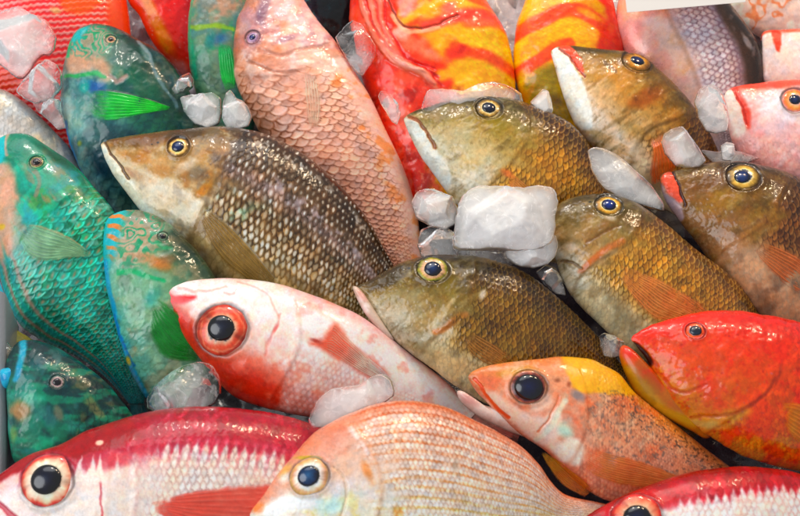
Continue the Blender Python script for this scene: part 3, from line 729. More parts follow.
# ---------- big-eyed red fish, white flanked
REYE = [(0, '#10182a'), (.47, '#141c2c'), (.53, '#ecc0a8'), (.6, '#e29a80'), (.72, '#cf5a42'), (.82, '#c8583e'), (.88, '#d88468'), (.94, '#b04434'), (1, '#98302a')]
def p(P):
    P.grad([(1, '#f0c8c4'), (.85, '#f2dcd8'), (.5, '#f0e0dc'), (.1, '#eed8d2'), (-.3, '#e6c2b8'), (-.7, '#d98a76'), (-1, '#cf6a54')], .12)
    P.mottle('#f7eeec', .6, .05, .0, .6, 1)
    P.mottle('#eab4aa', .35, .05, .2, .8, 2)
    P.poly([(163, 291), (170, 297), (183, 309), (198, 321), (205, 345), (222, 358), (245, 362), (268, 374), (296, 392), (330, 408), (300, 425), (250, 415), (215, 395), (190, 356), (168, 322), (158, 300)], '#be3a22', .92, 11)
    P.mottle('#d8705a', .6, .09, .05, .5, 9, m=sm(345, 372, P.Y - .1 * (P.X - 250)) * sm(340, 300, P.X)); P.ell(262, 368, 30, 12, 25, '#cf5a40', .5, 1.0, .5)
    P.poly([(165, 291), (176, 296), (196, 297), (190, 303), (178, 304), (166, 300)], '#cf1f28', .9, 3)
    P.ell(181, 316, 12, 6, 50, '#d8442a', .8); P.ell(206, 310, 14, 6, -20, '#f3e4e0', .8); P.ell(196, 316, 7, 4, 50, '#f0d8d0', .7)
    P.line([(180, 288), (200, 293), (218, 291), (228, 288)], 1.4, '#e08a80', .5, soft=.9); P.line([(226, 296), (234, 297), (238, 292)], 1.2, '#d87068', .4, soft=.9)
    P.line([(240, 284), (262, 292), (274, 304), (282, 318)], .9, '#dd7a72', .35, soft=.9)
    P.line([(284, 316), (280, 330), (272, 344), (267, 358)], 1.2, '#d4746a', .4, soft=.9, depth=.5)
    P.ell(278, 332, 2.5, 7, 25, '#c8505a', .45)
    P.poly([(312, 345), (324, 340), (334, 326), (342, 334), (352, 346), (370, 362), (388, 378), (376, 380), (356, 370), (336, 358), (320, 350)], '#cc4a30', .85, 5); P.ell(318, 344, 7, 2.5, 20, '#8a241c', .7)
    P.gill([(296, 304), (300, 322), (302, 340), (298, 358), (288, 376), (274, 396)], 6, 1.5, '#e6b0a8', .3)
    P.mix(P.mask * sm(-.1, -.5, P.t) * .5, '#e2cdc4')
    P.scales(6.2, h=.4, edge='#c9a29a', ea=.45, e0=.6, core='#f4e8e2', ca=.4, m=P.mask * sm(.25, -.1, P.t), var=.05)
    P.mottle('#dd7d6e', .45, .07, .1, .6, 4, m=P.mask)
    P.mix(P.mask * sm(.72, .95, P.t) * .35, '#e88f8c')
R1 = fish('big_eyed_fish', 'white and red fish with a huge red-ringed eye and red snout',
    [(163.5, 293), (165.5, 289.5), (175, 284), (200, 279.5), (237, 278.5), (275, 283), (305, 292), (335, 303), (360, 315), (380, 329), (400, 344), (425, 362), (445, 378), (460, 392), (478, 410)],
    [(163.5, 296), (166, 305), (178, 327), (197, 354), (225, 389), (250, 403), (285, 412), (320, 418), (370, 425), (420, 428), (465, 424)],
    p, z=.03, anchor=(300, 345), mat=SOFT, group='big-eyed red fish', seed=7, thick=.5,
    eye=dict(c=(225.5, 332.5), r=(25.5, 24), rings=REYE, pr=(12.8, 12), pc=(0, -1), high=.34, pupil=('#1c2a40', '#0c1422'), ang=10),
    fins=[dict(name='pectoral_fin', D=[(318, 343), (334, 331), (336, 326), (346, 337), (362, 352), (392, 378)], V=[(310, 344), (318, 349), (336, 359), (362, 374), (396, 388)], root='#d8604a', tip='#f0d8d0', rays=12, raya=.12, ray_col='#f4c8b8', fade=.4, opac=.25, off=.0006)],
    tail=('#e0a098', '#c86a60'))

def red_zig(P, line, zig):
    """red back with white scale tips biting into it"""
    P.scales(7.2, rows=22, h=.45, edge='#cdb8b0', ea=.5, e0=.6, core='#f5ece6', ca=.35, m=P.mask * sm(zig, zig - .2, P.t), var=.05)
def p(P):
    P.grad([(1, '#8e1c30'), (.85, '#9e2438'), (.62, '#b03448'), (.50, '#bc5060'), (.42, '#e2cac4'), (.1, '#e0d4cc'), (-.5, '#dccac4'), (-1, '#d8c0ba')], .05)
    P.mottle('#b04456', .5, .06, .0, .6, 1, m=sm(.45, .6, P.t)); P.mottle('#d4808c', .35, .16, .3, .7, 2, m=sm(.45, .6, P.t))
    P.poly([(-50, 520), (-30, 494), (0, 472), (30, 452), (62, 441), (95, 430), (130, 418), (150, 440), (120, 450), (92, 456), (82, 460), (60, 450), (40, 456), (28, 470), (20, 480), (0, 494), (-30, 512)], '#982028', .95, 3, smooth=False)
    P.poly([(-10, 494), (24, 474), (27, 492), (36, 510), (60, 520), (60, 560), (0, 540)], '#e8d4d0', .9, 3)
    P.line([(-20, 496), (4, 503), (20, 514), (30, 524)], 3, '#b02c40', .85, depth=1.2); P.line([(90, 458), (100, 455), (106, 470), (110, 490), (111, 520)], 1.1, '#b8404c', .75)
    for x in (88, 98, 106, 124): P.poly([(x - 5, 482), (x + 1, 456), (x + 7, 480)], '#e6dad2', .9, 1.5, smooth=False)
    P.ell(125, 458, 20, 8, 10, '#cf6a74', .5); P.ell(150, 462, 6, 16, -20, '#d4707a', .5); P.ell(106, 444, 4, 2.6, 0, '#e6d4c0', .9, nz=.5)
    P.gill([(140, 444), (146, 470), (146, 500), (140, 530), (130, 560)], 6, 1.4, '#d88a90', .35)
    m = P.mask
    # the zigzag: each scale of the row under the red back shows a white triangle
    ph = P.X / 9.4 + P.Y * .02
    saw = np.abs((ph % 1) - .5) * 2 * (.72 + .5 * _h(np.floor(ph), ph * 0, 8))
    yline = np.interp(P.X, [140, 160, 200, 240, 280, 310, 340], [456, 452, 450, 453, 459, 467, 477])
    m2 = m * sm(-5, 5, (P.Y - yline) - 12 * saw + 7 + 2 * fbm(P.X, P.Y, .2, 2, 4))
    P.mix(m2 * .9, '#e0d4cc')
    P.mix(m * sm(26, 4, P.Y - yline) * sm(-2, 4, P.Y - yline) * (1 - sm(.10, .3, np.abs(((ph + .5) % 1) - .5))) * .5, '#c8566a')
    P.mix(m * sm(2, 0, np.abs(P.Y - yline - 13 * saw + 7)) * .25, '#a81c3c')
    P.mix(m * np.exp(-((P.Y - yline + 9) / 3.0) ** 2) * sm(.2, .8, np.abs(((ph + .5) % 1) - .5) * 2) * .5, '#e3788c')
    P.scales(7.4, h=.55, edge='#b89c98', ea=.7, e0=.5, core='#f2ebe4', ca=.5, m=m * m2, var=.05, aspect=.9)
    P.scales(7.4, h=.3, edge='#a81e3e', ea=.3, e0=.6, m=m * (1 - m2), var=.08, aspect=.9)
R2 = fish('big_eyed_fish', 'crimson backed silver fish with a whole pale-ringed eye, filling the bottom left corner',
    [(-48, 512), (-42, 506), (-20, 489), (0, 474), (30, 454), (62, 443), (87, 430), (112, 422), (140, 414), (170, 408.5), (200, 406.5), (237, 407.5), (275, 413), (305, 421), (340, 436), (380, 455), (420, 478), (452, 502)],
    [(-48, 517), (-40, 532), (-25, 550), (10, 575), (70, 592), (150, 598), (230, 592), (320, 575), (400, 552), (455, 532)],
    p, z=.035, anchor=(140, 500), mat=SOFT, group='big-eyed red fish', seed=8, thick=.48,
    eye=dict(c=(56, 481), r=(25.5, 24), rings=[(0, '#141c2e'), (.5, '#18202e'), (.56, '#f0d8c4'), (.7, '#f0d0b8'), (.84, '#e8a88e'), (.93, '#cc5044'), (1, '#b03036')], pr=(13.6, 13), pupil=('#1c2a40', '#0c1422'), high=.34, ang=-10, pc=(-.5, 0)),
    fins=[dict(name='pectoral_fin', D=[(158, 503), (180, 496), (208, 490), (245, 485), (308, 482)], V=[(158, 508), (178, 520), (206, 538), (245, 550), (308, 550)], root='#dc4c40', tip='#e4645a', rays=12, raya=.3, ray_col='#f0988c', off=.002, opac=.9)],
    tail=('#c04a58', '#a02c40'))

def p(P):
    P.grad([(1, '#8e1626'), (.8, '#b02030'), (.6, '#c03240'), (.5, '#d0606a'), (.40, '#eadad4'), (-1, '#e6d4ce')], .06)
    P.mottle('#d45060', .5, .06, .0, .6, 1, m=sm(.45, .6, P.t)); P.mottle('#7c141c', .5, .1, .1, .6, 2, m=sm(.5, .7, P.t))
    P.ell(640, 500, 40, 12, -14, '#b82428', .8); P.ell(700, 492, 10, 6, 30, '#b0606a', .7); P.ell(709, 499, 7, 4, 40, '#8a2030', .8)
    P.gill([(690, 478), (700, 500), (702, 520), (698, 545)], 5, 1.2)
    ph = P.X / 8.6; saw = np.abs((ph % 1) - .5) * 2
    yl = np.interp(P.X, [660, 700, 740, 780, 800, 850], [506, 500, 491, 490, 492, 500])
    saw = saw * (.7 + .5 * _h(np.floor(ph), ph * 0, 8)); m2 = sm(-5, 5, (P.Y - yl) - 9 * saw + 4 + 2 * fbm(P.X, P.Y, .2, 2, 4)) * sm(664, 676, P.X)
    P.mix(m2 * .95, '#ecdcd6')
    P.scales(7, h=.45, edge='#cf9c98', ea=.55, e0=.55, core='#f6eee8', ca=.5, m=m2, var=.05)
    P.scales(7, h=.3, edge='#8c1828', ea=.35, e0=.6, m=(1 - m2) * sm(670, 700, P.X), var=.1)
R3 = fish('big_eyed_fish', 'crimson backed fish in the bottom right corner, only the top of its eye in view',
    [(578, 525), (582, 519), (600, 507), (625, 495), (650, 484), (682, 474), (712, 468), (740, 466), (770, 468), (800, 473), (840, 486), (880, 510), (910, 535)],
    [(578, 530), (584, 545), (610, 572), (650, 590), (720, 602), (800, 596), (860, 575), (910, 550)],
    p, z=.045, anchor=(740, 525), mat=SOFT, group='big-eyed red fish', seed=9, thick=.48,
    eye=dict(c=(634, 519), r=(23, 22), rings=[(0, '#141c2e'), (.5, '#18202e'), (.56, '#f0c0a4'), (.7, '#ee9c80'), (.86, '#e2735a'), (.94, '#c83a34'), (1, '#a82630')], pr=(12, 11.5), pupil=('#1c2e4c', '#0e1626'), high=.34))

# ---------- golden-lined bream
def p(P):
    P.grad([(1, '#c98e78'), (.75, '#d2a08c'), (.45, '#d8b6a4'), (.15, '#decec2'), (-.2, '#d8d8ca'), (-1, '#d4d8d0')], .1)
    P.mottle('#cf7458', .4, .06, .1, .7, 1, m=sm(.3, .7, P.t)); P.mottle('#bfe0d2', .55, .04, -.1, .5, 2, m=sm(.3, -.1, P.t) * sm(430, 330, P.X)); P.mottle('#e8cc60', .45, .05, .1, .6, 3, m=sm(.3, 0, P.t))
    P.mottle('#eadbe0', .5, .05, .1, .6, 5, m=sm(.5, .1, P.t) * sm(420, 330, P.X))
    P.ell(330, 440, 30, 14, -45, '#d4846a', .5); P.ell(300, 452, 16, 8, -45, '#d98a68', .6); P.ell(285, 470, 10, 5, -50, '#dfae60', .7)
    P.poly([(262, 512), (275, 500), (288, 492), (300, 498), (318, 500), (316, 506), (298, 510), (284, 512), (272, 520)], '#eef2f2', .9, 3)
    P.ell(330, 505, 20, 10, -10, '#bfe2da', .7); P.ell(284, 478, 8, 6, -40, '#e4eae6', .7); P.ell(306, 459, 14, 3, 4, '#b8a630', .8)
    P.ell(258, 508, 7, 5, -40, '#d98850', .8); P.ell(352, 436, 3, 12, -35, '#eedad4', .8); P.ell(362, 452, 3, 10, -30, '#e8d0cc', .7)
    P.ell(363, 473, 5, 12, -20, '#d98a4c', .8); P.ell(392, 512, 5, 9, -10, '#d8902c', .9)
    P.gill([(352, 424), (362, 444), (372, 466), (376, 490), (372, 515), (362, 545)], 7, 1.8, '#d98a5a', .45)
    P.line([(330, 468), (340, 480), (343, 498), (338, 516)], 1.4, '#d4b8a0', .5, depth=1)
    m = P.mask
    # stripes follow the scale rows
    v = P.t * 10.5 + .25 * fbm(P.X, P.Y, .03, 3, 6)
    st = sm(.55, .85, .5 + .5 * np.cos(2 * math.pi * v))
    sc = np.stack([np.interp(P.t, [-1, -.1, .15, .4, 1], [rgb(c)[k] for c in ('#d8b84c', '#d8b452', '#d99a52', '#d08048', '#c9683c')]) for k in range(3)], 1)
    P.mix(m * st * (.55 + .25 * sm(-.3, .5, fbm(P.X, P.Y, .15, 3, 78))) * (1 - .35 * sm(-.1, .4, fbm(P.X, P.Y, .08, 3, 77))), sc)
    P.mix(m * (1 - st) * .35, '#e8dcd4')
    P.scales(5.4, rows=38, h=.5, edge='#a07060', ea=.34, e0=.5, core='#f4ece6', ca=.45, cr=.5, m=m, var=.10, aspect=.95)
    P.mix(m * sm(.8, .97, P.t) * .5, '#c8643c')
    P.ell(449, 467, 4, 9, -5, '#9a9484', .35, nz=.6)
    P.bump(.1, .5, 1, 1 - m)
B = fish('striped_bream', 'pink bream with thin orange and yellow lines along its side',
    [(250, 513), (253, 508), (264, 494), (277, 475), (292, 457), (311, 435), (335, 419.5), (360, 408.5), (380, 402.5), (400, 400), (425, 402), (450, 408), (475, 419), (500, 431), (525, 446), (543, 463), (556, 480), (572, 494), (600, 501), (622, 505)],
    [(250, 517), (256, 533), (270, 552), (300, 576), (350, 592), (420, 596), (490, 586), (545, 562), (585, 540), (620, 532)],
    p, z=.064, side=7, anchor=(420, 495), mat=SOFT, seed=10, thick=.46, cat='fish',
    eye=dict(c=(308.5, 477), r=(18.5, 16), rings=[(0, '#2c4c6c'), (.48, '#35506c'), (.55, '#f2e8e2'), (.7, '#f0d6c6'), (.82, '#e8b08e'), (.92, '#cfa878'), (1, '#b3923c')], pr=(9.6, 8.6), pupil=('#3c6488', '#1a3450'), ang=-25, pc=(-.5, 0), high=.36),
    tail=('#e0a080', '#c86a48'))

# ---------- orange spotted fish with gaping jaw
def p(P):
    P.grad([(1, '#c8843c'), (.7, '#cf9064'), (.3, '#d0977a'), (-.1, '#cc967e'), (-.5, '#d08c74'), (-1, '#c87c64')], .15)
    P.mottle('#e09a78', .5, .06, .0, .6, 1); P.mottle('#b8b4a4', .45, .08, .1, .6, 2, m=sm(-.6, -.1, P.t) * sm(.7, .4, P.t)); P.mottle('#dd6a40', .45, .05, .1, .6, 3)
    P.poly([(562, 355), (590, 356), (612, 370), (632, 392), (624, 398), (596, 396), (574, 392), (566, 376)], '#e8b010', .97, 3)
    P.poly([(468, 377), (486, 366), (520, 360), (560, 356), (566, 368), (540, 372), (510, 372), (488, 382), (480, 392)], '#cf8658', .85, 4)
    P.ell(515, 372, 22, 6, -6, '#c49a3a', .6); P.ell(484, 380, 12, 6, 20, '#d47658', .6); P.mottle('#d8b4a0', .5, .1, .1, .6, 8, m=sm(590, 560, P.X))
    P.poly([(482, 390), (494, 392), (508, 402), (520, 412), (540, 416), (556, 410), (560, 430), (548, 448), (524, 436), (502, 416), (486, 402)], '#e6d2c6', .85, 4)
    P.line([(474, 380), (486, 396), (498, 410), (507, 417)], 1.7, '#d8562c', .85, depth=.7)
    P.ell(540, 405, 16, 9, -40, '#e3c4b4', .8); P.line([(562, 402), (553, 420), (543, 434), (536, 440)], 3, '#d8dccb', .8); P.line([(556, 398), (548, 416), (536, 432)], 1.2, '#c4795a', .7, depth=.7)
    P.ell(562, 432, 10, 8, 40, '#b6dccb', .8); P.poly([(560, 440), (572, 438), (580, 450), (576, 466), (560, 460), (548, 448)], '#e8e2d6', .9, 3)
    P.ell(575, 398, 8, 5, 40, '#7f7c82', .8, nz=.5); P.ell(584, 412, 5, 4, 0, '#95786c', .7, nz=.5); P.ell(555, 382, 4, 3, 0, '#7a4a34', .7); P.ell(566, 386, 3, 4, 0, '#86452c', .7)
    P.gill([(576, 372), (582, 392), (584, 415), (580, 436), (572, 456), (560, 470)], 6, 1.6, '#c4603a', .45)
    m = P.mask
    P.scales(4.4, h=.3, edge='#a86048', ea=.3, e0=.55, core='#e6b090', ca=.35, m=m, var=.1)
    sp = fbm(P.X * 1.0, P.Y * 1.25, .30, 2, 91) + .2 * fbm(P.X, P.Y, .05, 2, 90)
    P.mix(m * sm(.34, .5, sp) * sm(-.45, -.2, P.t) * sm(.9, .7, P.t) * .6, '#6e6460')
    nape = sm(10, 0, np.hypot((P.X - 598) / 3.2, (P.Y - 376) / 2.0) - 4); sp = fbm(P.X, P.Y * 1.3, .36, 2, 95)
    P.mix(m * sm(.36, .5, sp) * sm(.2, .5, P.t) * sm(.95, .8, P.t) * sm(590, 610, P.X) * .6 * (1 - nape), '#4a4038')
    P.poly([(564, 354), (590, 355), (612, 369), (632, 391), (622, 394), (596, 392), (576, 388), (568, 374)], '#e0aa1c', .75, 5)
O = fish('spotted_fish', 'orange fish with dark speckles, a yellow nape and a gaping pale jaw',
    [(468.5, 375.5), (473, 371.5), (484, 367), (501, 363), (520, 360.5), (540, 358.5), (562, 356.5), (589, 359), (603, 365), (619, 374), (636, 393), (662, 413), (700, 441), (732, 464), (756, 482), (785, 500)],
    [(468.5, 378), (475, 389), (487, 402), (502, 418), (520, 434), (545, 451), (565, 470), (585, 488), (607, 500), (645, 508), (695, 512), (745, 514), (783, 512)],
    p, z=.035, anchor=(600, 430), mat=SOFT, seed=11, thick=.5,
    eye=dict(c=(527.5, 388.5), r=(17.5, 15.5), rings=[(0, '#181c30'), (.66, '#1c1c2e'), (.72, '#3a2c38'), (.82, '#6e4444'), (.9, '#8c5044'), (1, '#c07850')], pr=(13, 11.5), pupil=('#20284a', '#10142a'), ang=10),
    fins=[dict(name='pectoral_fin', D=[(577, 447), (603, 453), (635, 461), (670, 473), (690, 480)], V=[(575, 458), (588, 474), (612, 484), (645, 488), (682, 488)], root='#d4703e', tip='#d4744a', rays=13, raya=.15, ray_col='#e49468', opac=.6, off=.0006, fade=.35)],
    tail=('#cc7a50', '#a85a3a'))
def lp(P):
    P.mottle('#ecdcd6', .8, .1, -.2, .5, 1); P.ell(470, 400, 14, 5, 35, '#c48a86', .6)
make_pillow('lower_jaw', O.plane, [(457, 391.5), (462, 390), (472, 396), (484, 404), (500, 408), (522, 418), (536, 438), (518, 434), (494, 424), (476, 414), (462, 402)], .010, O.root, SOFT, 2.2, '#d8c4ba', lp, seed=4, offset=-.006)
make_fin('pelvic_fin', O, [(545, 452), (560, 462), (580, 478), (592, 490)], [(540, 450), (548, 466), (562, 484), (584, 497)], O.root, '#d8922c', '#b5661c', rays=9, raya=.4, ray_col='#8a4a14', off=.001)

# ---------- red coral grouper
def p(P):
    P.grad([(1, '#c83004'), (.7, '#cc3e06'), (.35, '#ca500e'), (0, '#cc5814'), (-.35, '#c86a1a'), (-.7, '#cc862c'), (-1, '#c48a3c')], .18)
    P.mottle('#dc3a0e', .6, .04, .0, .5, 1); P.mottle('#c42a08', .4, .2, .1, .6, 6); P.mottle('#c2561c', .4, .05, .1, .6, 2, m=sm(.4, 0, P.t))
    P.ell(720, 395, 40, 22, -20, '#c85c1c', .5); P.ell(760, 420, 34, 16, 20, '#dd5a1c', .5)
    P.poly([(640, 392), (660, 402), (690, 414), (712, 416), (735, 408), (742, 414), (722, 426), (700, 430), (676, 426), (652, 408)], '#cfa04c', .75, 5)
    P.ell(700, 425, 26, 5, 8, '#c9b47c', .6)
    P.line([(652, 362), (660, 380), (672, 392), (686, 394), (698, 388)], 1.6, '#b03c14', .4, depth=.5)
    P.line([(690, 417), (715, 416), (738, 408), (756, 394), (766, 376)], 1.6, '#a0481c', .4, depth=.7)
    P.poly([(633, 343), (641, 347), (651, 361), (650, 367), (642, 358)], '#2a0a06', .9, 1.6, nz=.2, h=-1.5)  # darkness of the mouth gap painted onto the head, slightly sunk
    pts = np.random.RandomState(3)
    for k in range(150):
        x, y = pts.uniform(655, 800), pts.uniform(320, 440)
        P.ell(x, y, 1.5, 1.3, 0, ['#b06a8c', '#b8545c', '#94240c'][k % 3], .45, .8, 0)
    P.ell(691, 333, 12, 12, 0, '#d8381a', .7)
    P.gill([(768, 340), (770, 366), (760, 390), (742, 406), (722, 420), (706, 432)], 6, 2.0, '#b83c14', .35)
    P.scales(3.6, h=.22, edge='#b02c10', ea=.3, e0=.6, m=P.mask, var=.1)
    P.bump(.09, .8, 1)
RG = fish('red_grouper', 'bright red grouper with small orange eye and open mouth, at the right edge',
    [(631, 338), (634, 334), (646, 327), (662, 321), (682, 315), (707, 310.5), (737, 310.5), (762, 314), (800, 322), (840, 335), (890, 358), (940, 395)],
    [(632, 341), (639, 351), (647, 362), (654, 376), (662, 394), (676, 412), (700, 430), (730, 448), (760, 461), (800, 471), (850, 476), (940, 440)],
    p, z=.05, anchor=(740, 385), mat=SOFT, seed=12, thick=.55,
    eye=dict(c=(691, 333.5), r=(9, 8.2), rings=[(0, '#26303c'), (.5, '#3c464e'), (.6, '#7c8890'), (.7, '#d8562c'), (.85, '#e8703c'), (1, '#d83218')], pr=(5.4, 4.6), pupil=('#1c2630', '#2c3c4c'), pc=(.5, 0), ang=15),
    fins=[dict(name='pectoral_fin', D=[(770, 405), (785, 405), (805, 412), (830, 425)], V=[(772, 425), (785, 440), (805, 450), (830, 452)], root='#d8742c', tip='#cf7a34', rays=9, raya=.15)])
def lp(P):
    P.poly([(620, 343), (630, 347), (644, 358), (655, 372), (660, 390), (650, 384), (638, 368), (624, 354)], '#cc3410', .95, 6); P.mottle('#c8641c', .7, .06, .0, .5, 7)
    P.poly([(622, 372), (640, 398), (664, 416), (690, 428), (690, 420), (664, 404), (642, 384), (628, 366)], '#c2a23c', .8, 4); P.mottle('#8a6a14', .5, .06, .0, .5, 2)
make_pillow('lower_jaw', RG.plane, [(621, 347), (625.5, 344), (632, 347.5), (642, 357), (651, 366), (664, 376), (684, 392), (704, 410), (716, 428), (708, 438), (692, 430), (664, 415), (640, 398), (627, 375), (620.5, 357)], .017, RG.root, SOFT, 2.0, '#b4701e', lp, seed=4, offset=-.006)
# ---------- parrotfish
PAR = 'blue-green parrotfish'
def maze(P, f, k, seed):
    v = np.sin(k * fbm(P.X, P.Y, f, 2, seed) + .12 * P.X); return sm(-.05, .35, v)
def squiggle(P, f, w, seed):
    n = fbm(P.X, P.Y, f, 2, seed); return 1 - sm(w * .6, w * 1.3, np.abs(n))
def p(P):
    P.grad([(1, '#16302c'), (.7, '#1c463c'), (.35, '#27604f'), (0, '#3f7a68'), (-.4, '#5c8a84'), (-.8, '#7fa6a0'), (-1, '#5f9a9c')], .25, s0=-1, s1=-.5)
    P.mottle('#1c4a50', .6, .05, .0, .6, 1); P.mottle('#8fb4ac', .5, .06, .1, .6, 2, m=sm(.2, -.3, P.t)); P.mottle('#2c5a68', .3, .06, .2, .6, 3); P.mottle('#c0a090', .35, .07, .2, .7, 4)
    P.poly([(70, 55), (84, 52), (102, 60), (112, 68), (118, 80), (112, 88), (98, 78), (78, 80), (68, 72)], '#c39a82', .9, 5); P.poly([(80, 32), (96, 27), (116, 40), (112, 60), (92, 58), (74, 48)], '#8a9a84', .8, 5)
    m = np.exp(-(((P.X - 95) / 24) ** 2 + ((P.Y - 44) / 18) ** 2) ** 2)
    P.mix(m * .6, '#a08a78'); P.mix(m * maze(P, .085, 11, 61) * .95, '#0c8a62'); P.mix(m * maze(P, .085, 11, 61) * sm(95, 78, P.X) * .7, '#1fa8a8')
    P.poly([(72, 40), (80, 30), (90, 28), (88, 34), (78, 44)], '#2aa6a8', .85, 3); P.line([(68, 80), (82, 82), (98, 80), (110, 84)], 1.8, '#1f9a58', .85); P.line([(68, 50), (72, 44), (70, 58)], 1.5, '#28a878', .8)
    P.line([(142, 44), (152, 60), (160, 78), (170, 96), (180, 112)], 1.8, '#8a98a4', .6, nz=1.0); P.ell(150, 60, 16, 4, 60, '#9aa6a6', .5)
    P.line([(116, 84), (124, 90), (132, 84)], 2, '#a88c88', .8, depth=.8); P.ell(100, 94, 14, 7, 15, '#2560a0', .7); P.ell(90, 94, 6, 7, 0, '#17958c', .8)
    P.ell(70, 120, 6, 22, 5, '#aab4a8', .6); P.line([(67, 125), (74, 155), (84, 180)], 2.6, '#1f7fb0', .9); P.ell(84, 148, 3, 3, 0, '#a9a838', .7)
    P.ell(105, 170, 22, 10, 50, '#2c4a5e', .8); P.ell(130, 165, 40, 30, 40, '#2a3e4c', .6)
    P.scales(11, h=.5, edge='#204450', ea=.35, e0=.7, m=sm(.45, .55, P.s), var=.1)
    P.bump(.08, 1.0, 1)
P1 = fish('parrotfish', 'dark teal parrotfish with a bright green side fin and salmon cheek',
    [(72, 41), (76, 32), (84, 26.5), (95, 24), (108, 25), (120, 29), (140, 40), (160, 52), (175, 68), (190, 92), (202, 120), (208, 150), (206, 185), (196, 225)],
    [(70, 46), (66, 56), (62, 75), (61, 95), (63.5, 120), (72, 150), (86, 181), (104, 206), (130, 232), (165, 245)],
    p, z=.015, anchor=(125, 110), mat=SOFT, seed=13, thick=.5, group=PAR,
    eye=dict(c=(114, 44.5), r=(5.6, 5.2), rings=[(0, '#30181c'), (.5, '#4a2420'), (.62, '#c49a80'), (.85, '#a89070'), (1, '#3a6a58')], pr=(3, 2.6), pupil=('#3c1a1c', '#241014')),
    fins=[dict(name='pectoral_fin', D=[(96, 98), (112, 98), (132, 101), (152, 106), (174, 113)], V=[(94, 118), (104, 127), (122, 128), (148, 122), (172, 116)], root='#1a9a50', tip='#26c03c', edge='#a88a9c', rays=9, raya=.45, ray_col='#128a2c', off=.001, opac=.5, fade=.4)],
    tail=('#2c5a5c', '#1c3c40'))

def p(P):
    P.grad([(1, '#4a8a70'), (.5, '#6f8a74'), (0, '#7a8c78'), (-.5, '#6a8270'), (-1, '#5a7a6c')], .3)
    P.mottle('#b88a74', .8, .05, -.2, .4, 1, m=sm(34, 22, P.Y)); P.mottle('#2e8a66', .6, .07, .1, .5, 2); P.mottle('#4c7a80', .5, .05, .1, .6, 3)
    P.line([(190, 30), (206, 33), (222, 32), (234, 34)], 2.2, '#8fae3c', .85); P.ell(222, 44, 10, 7, -20, '#2a5a94', .55); P.ell(212, 44, 6, 10, 20, '#1c7f84', .7); P.ell(206, 70, 10, 20, 0, '#56847a', .6)
    P.line([(192, 4), (190, 25), (192, 50), (196, 78)], 2.4, '#2f9a78', .8); P.bump(.08, 1.0, 1)
    P.scales(11, h=.5, edge='#2c5a54', ea=.3, e0=.7, m=sm(.5, .6, P.s), var=.1)
P2 = fish('parrotfish', 'grey-green parrotfish at the top edge, wedged behind the pink fish with the purple eye',
    [(205, -55), (196, -30), (191, 0), (188.5, 25), (188.5, 50), (192, 80), (200, 110), (210, 140), (225, 172)],
    [(222, -52), (245, -25), (257, 10), (260, 40), (258, 80), (254, 110), (248, 140), (242, 170)],
    p, z=.015, anchor=(222, 60), mat=SOFT, seed=14, thick=.5, group=PAR,
    fins=[dict(name='pectoral_fin', D=[(220, 50), (220, 62), (221, 76), (226, 92)], V=[(232, 48), (236, 60), (238, 76), (236, 90)], root='#128a5c', tip='#1fb04c', rays=7, raya=.4, ray_col='#0c8038', off=.0015, opac=.6)])

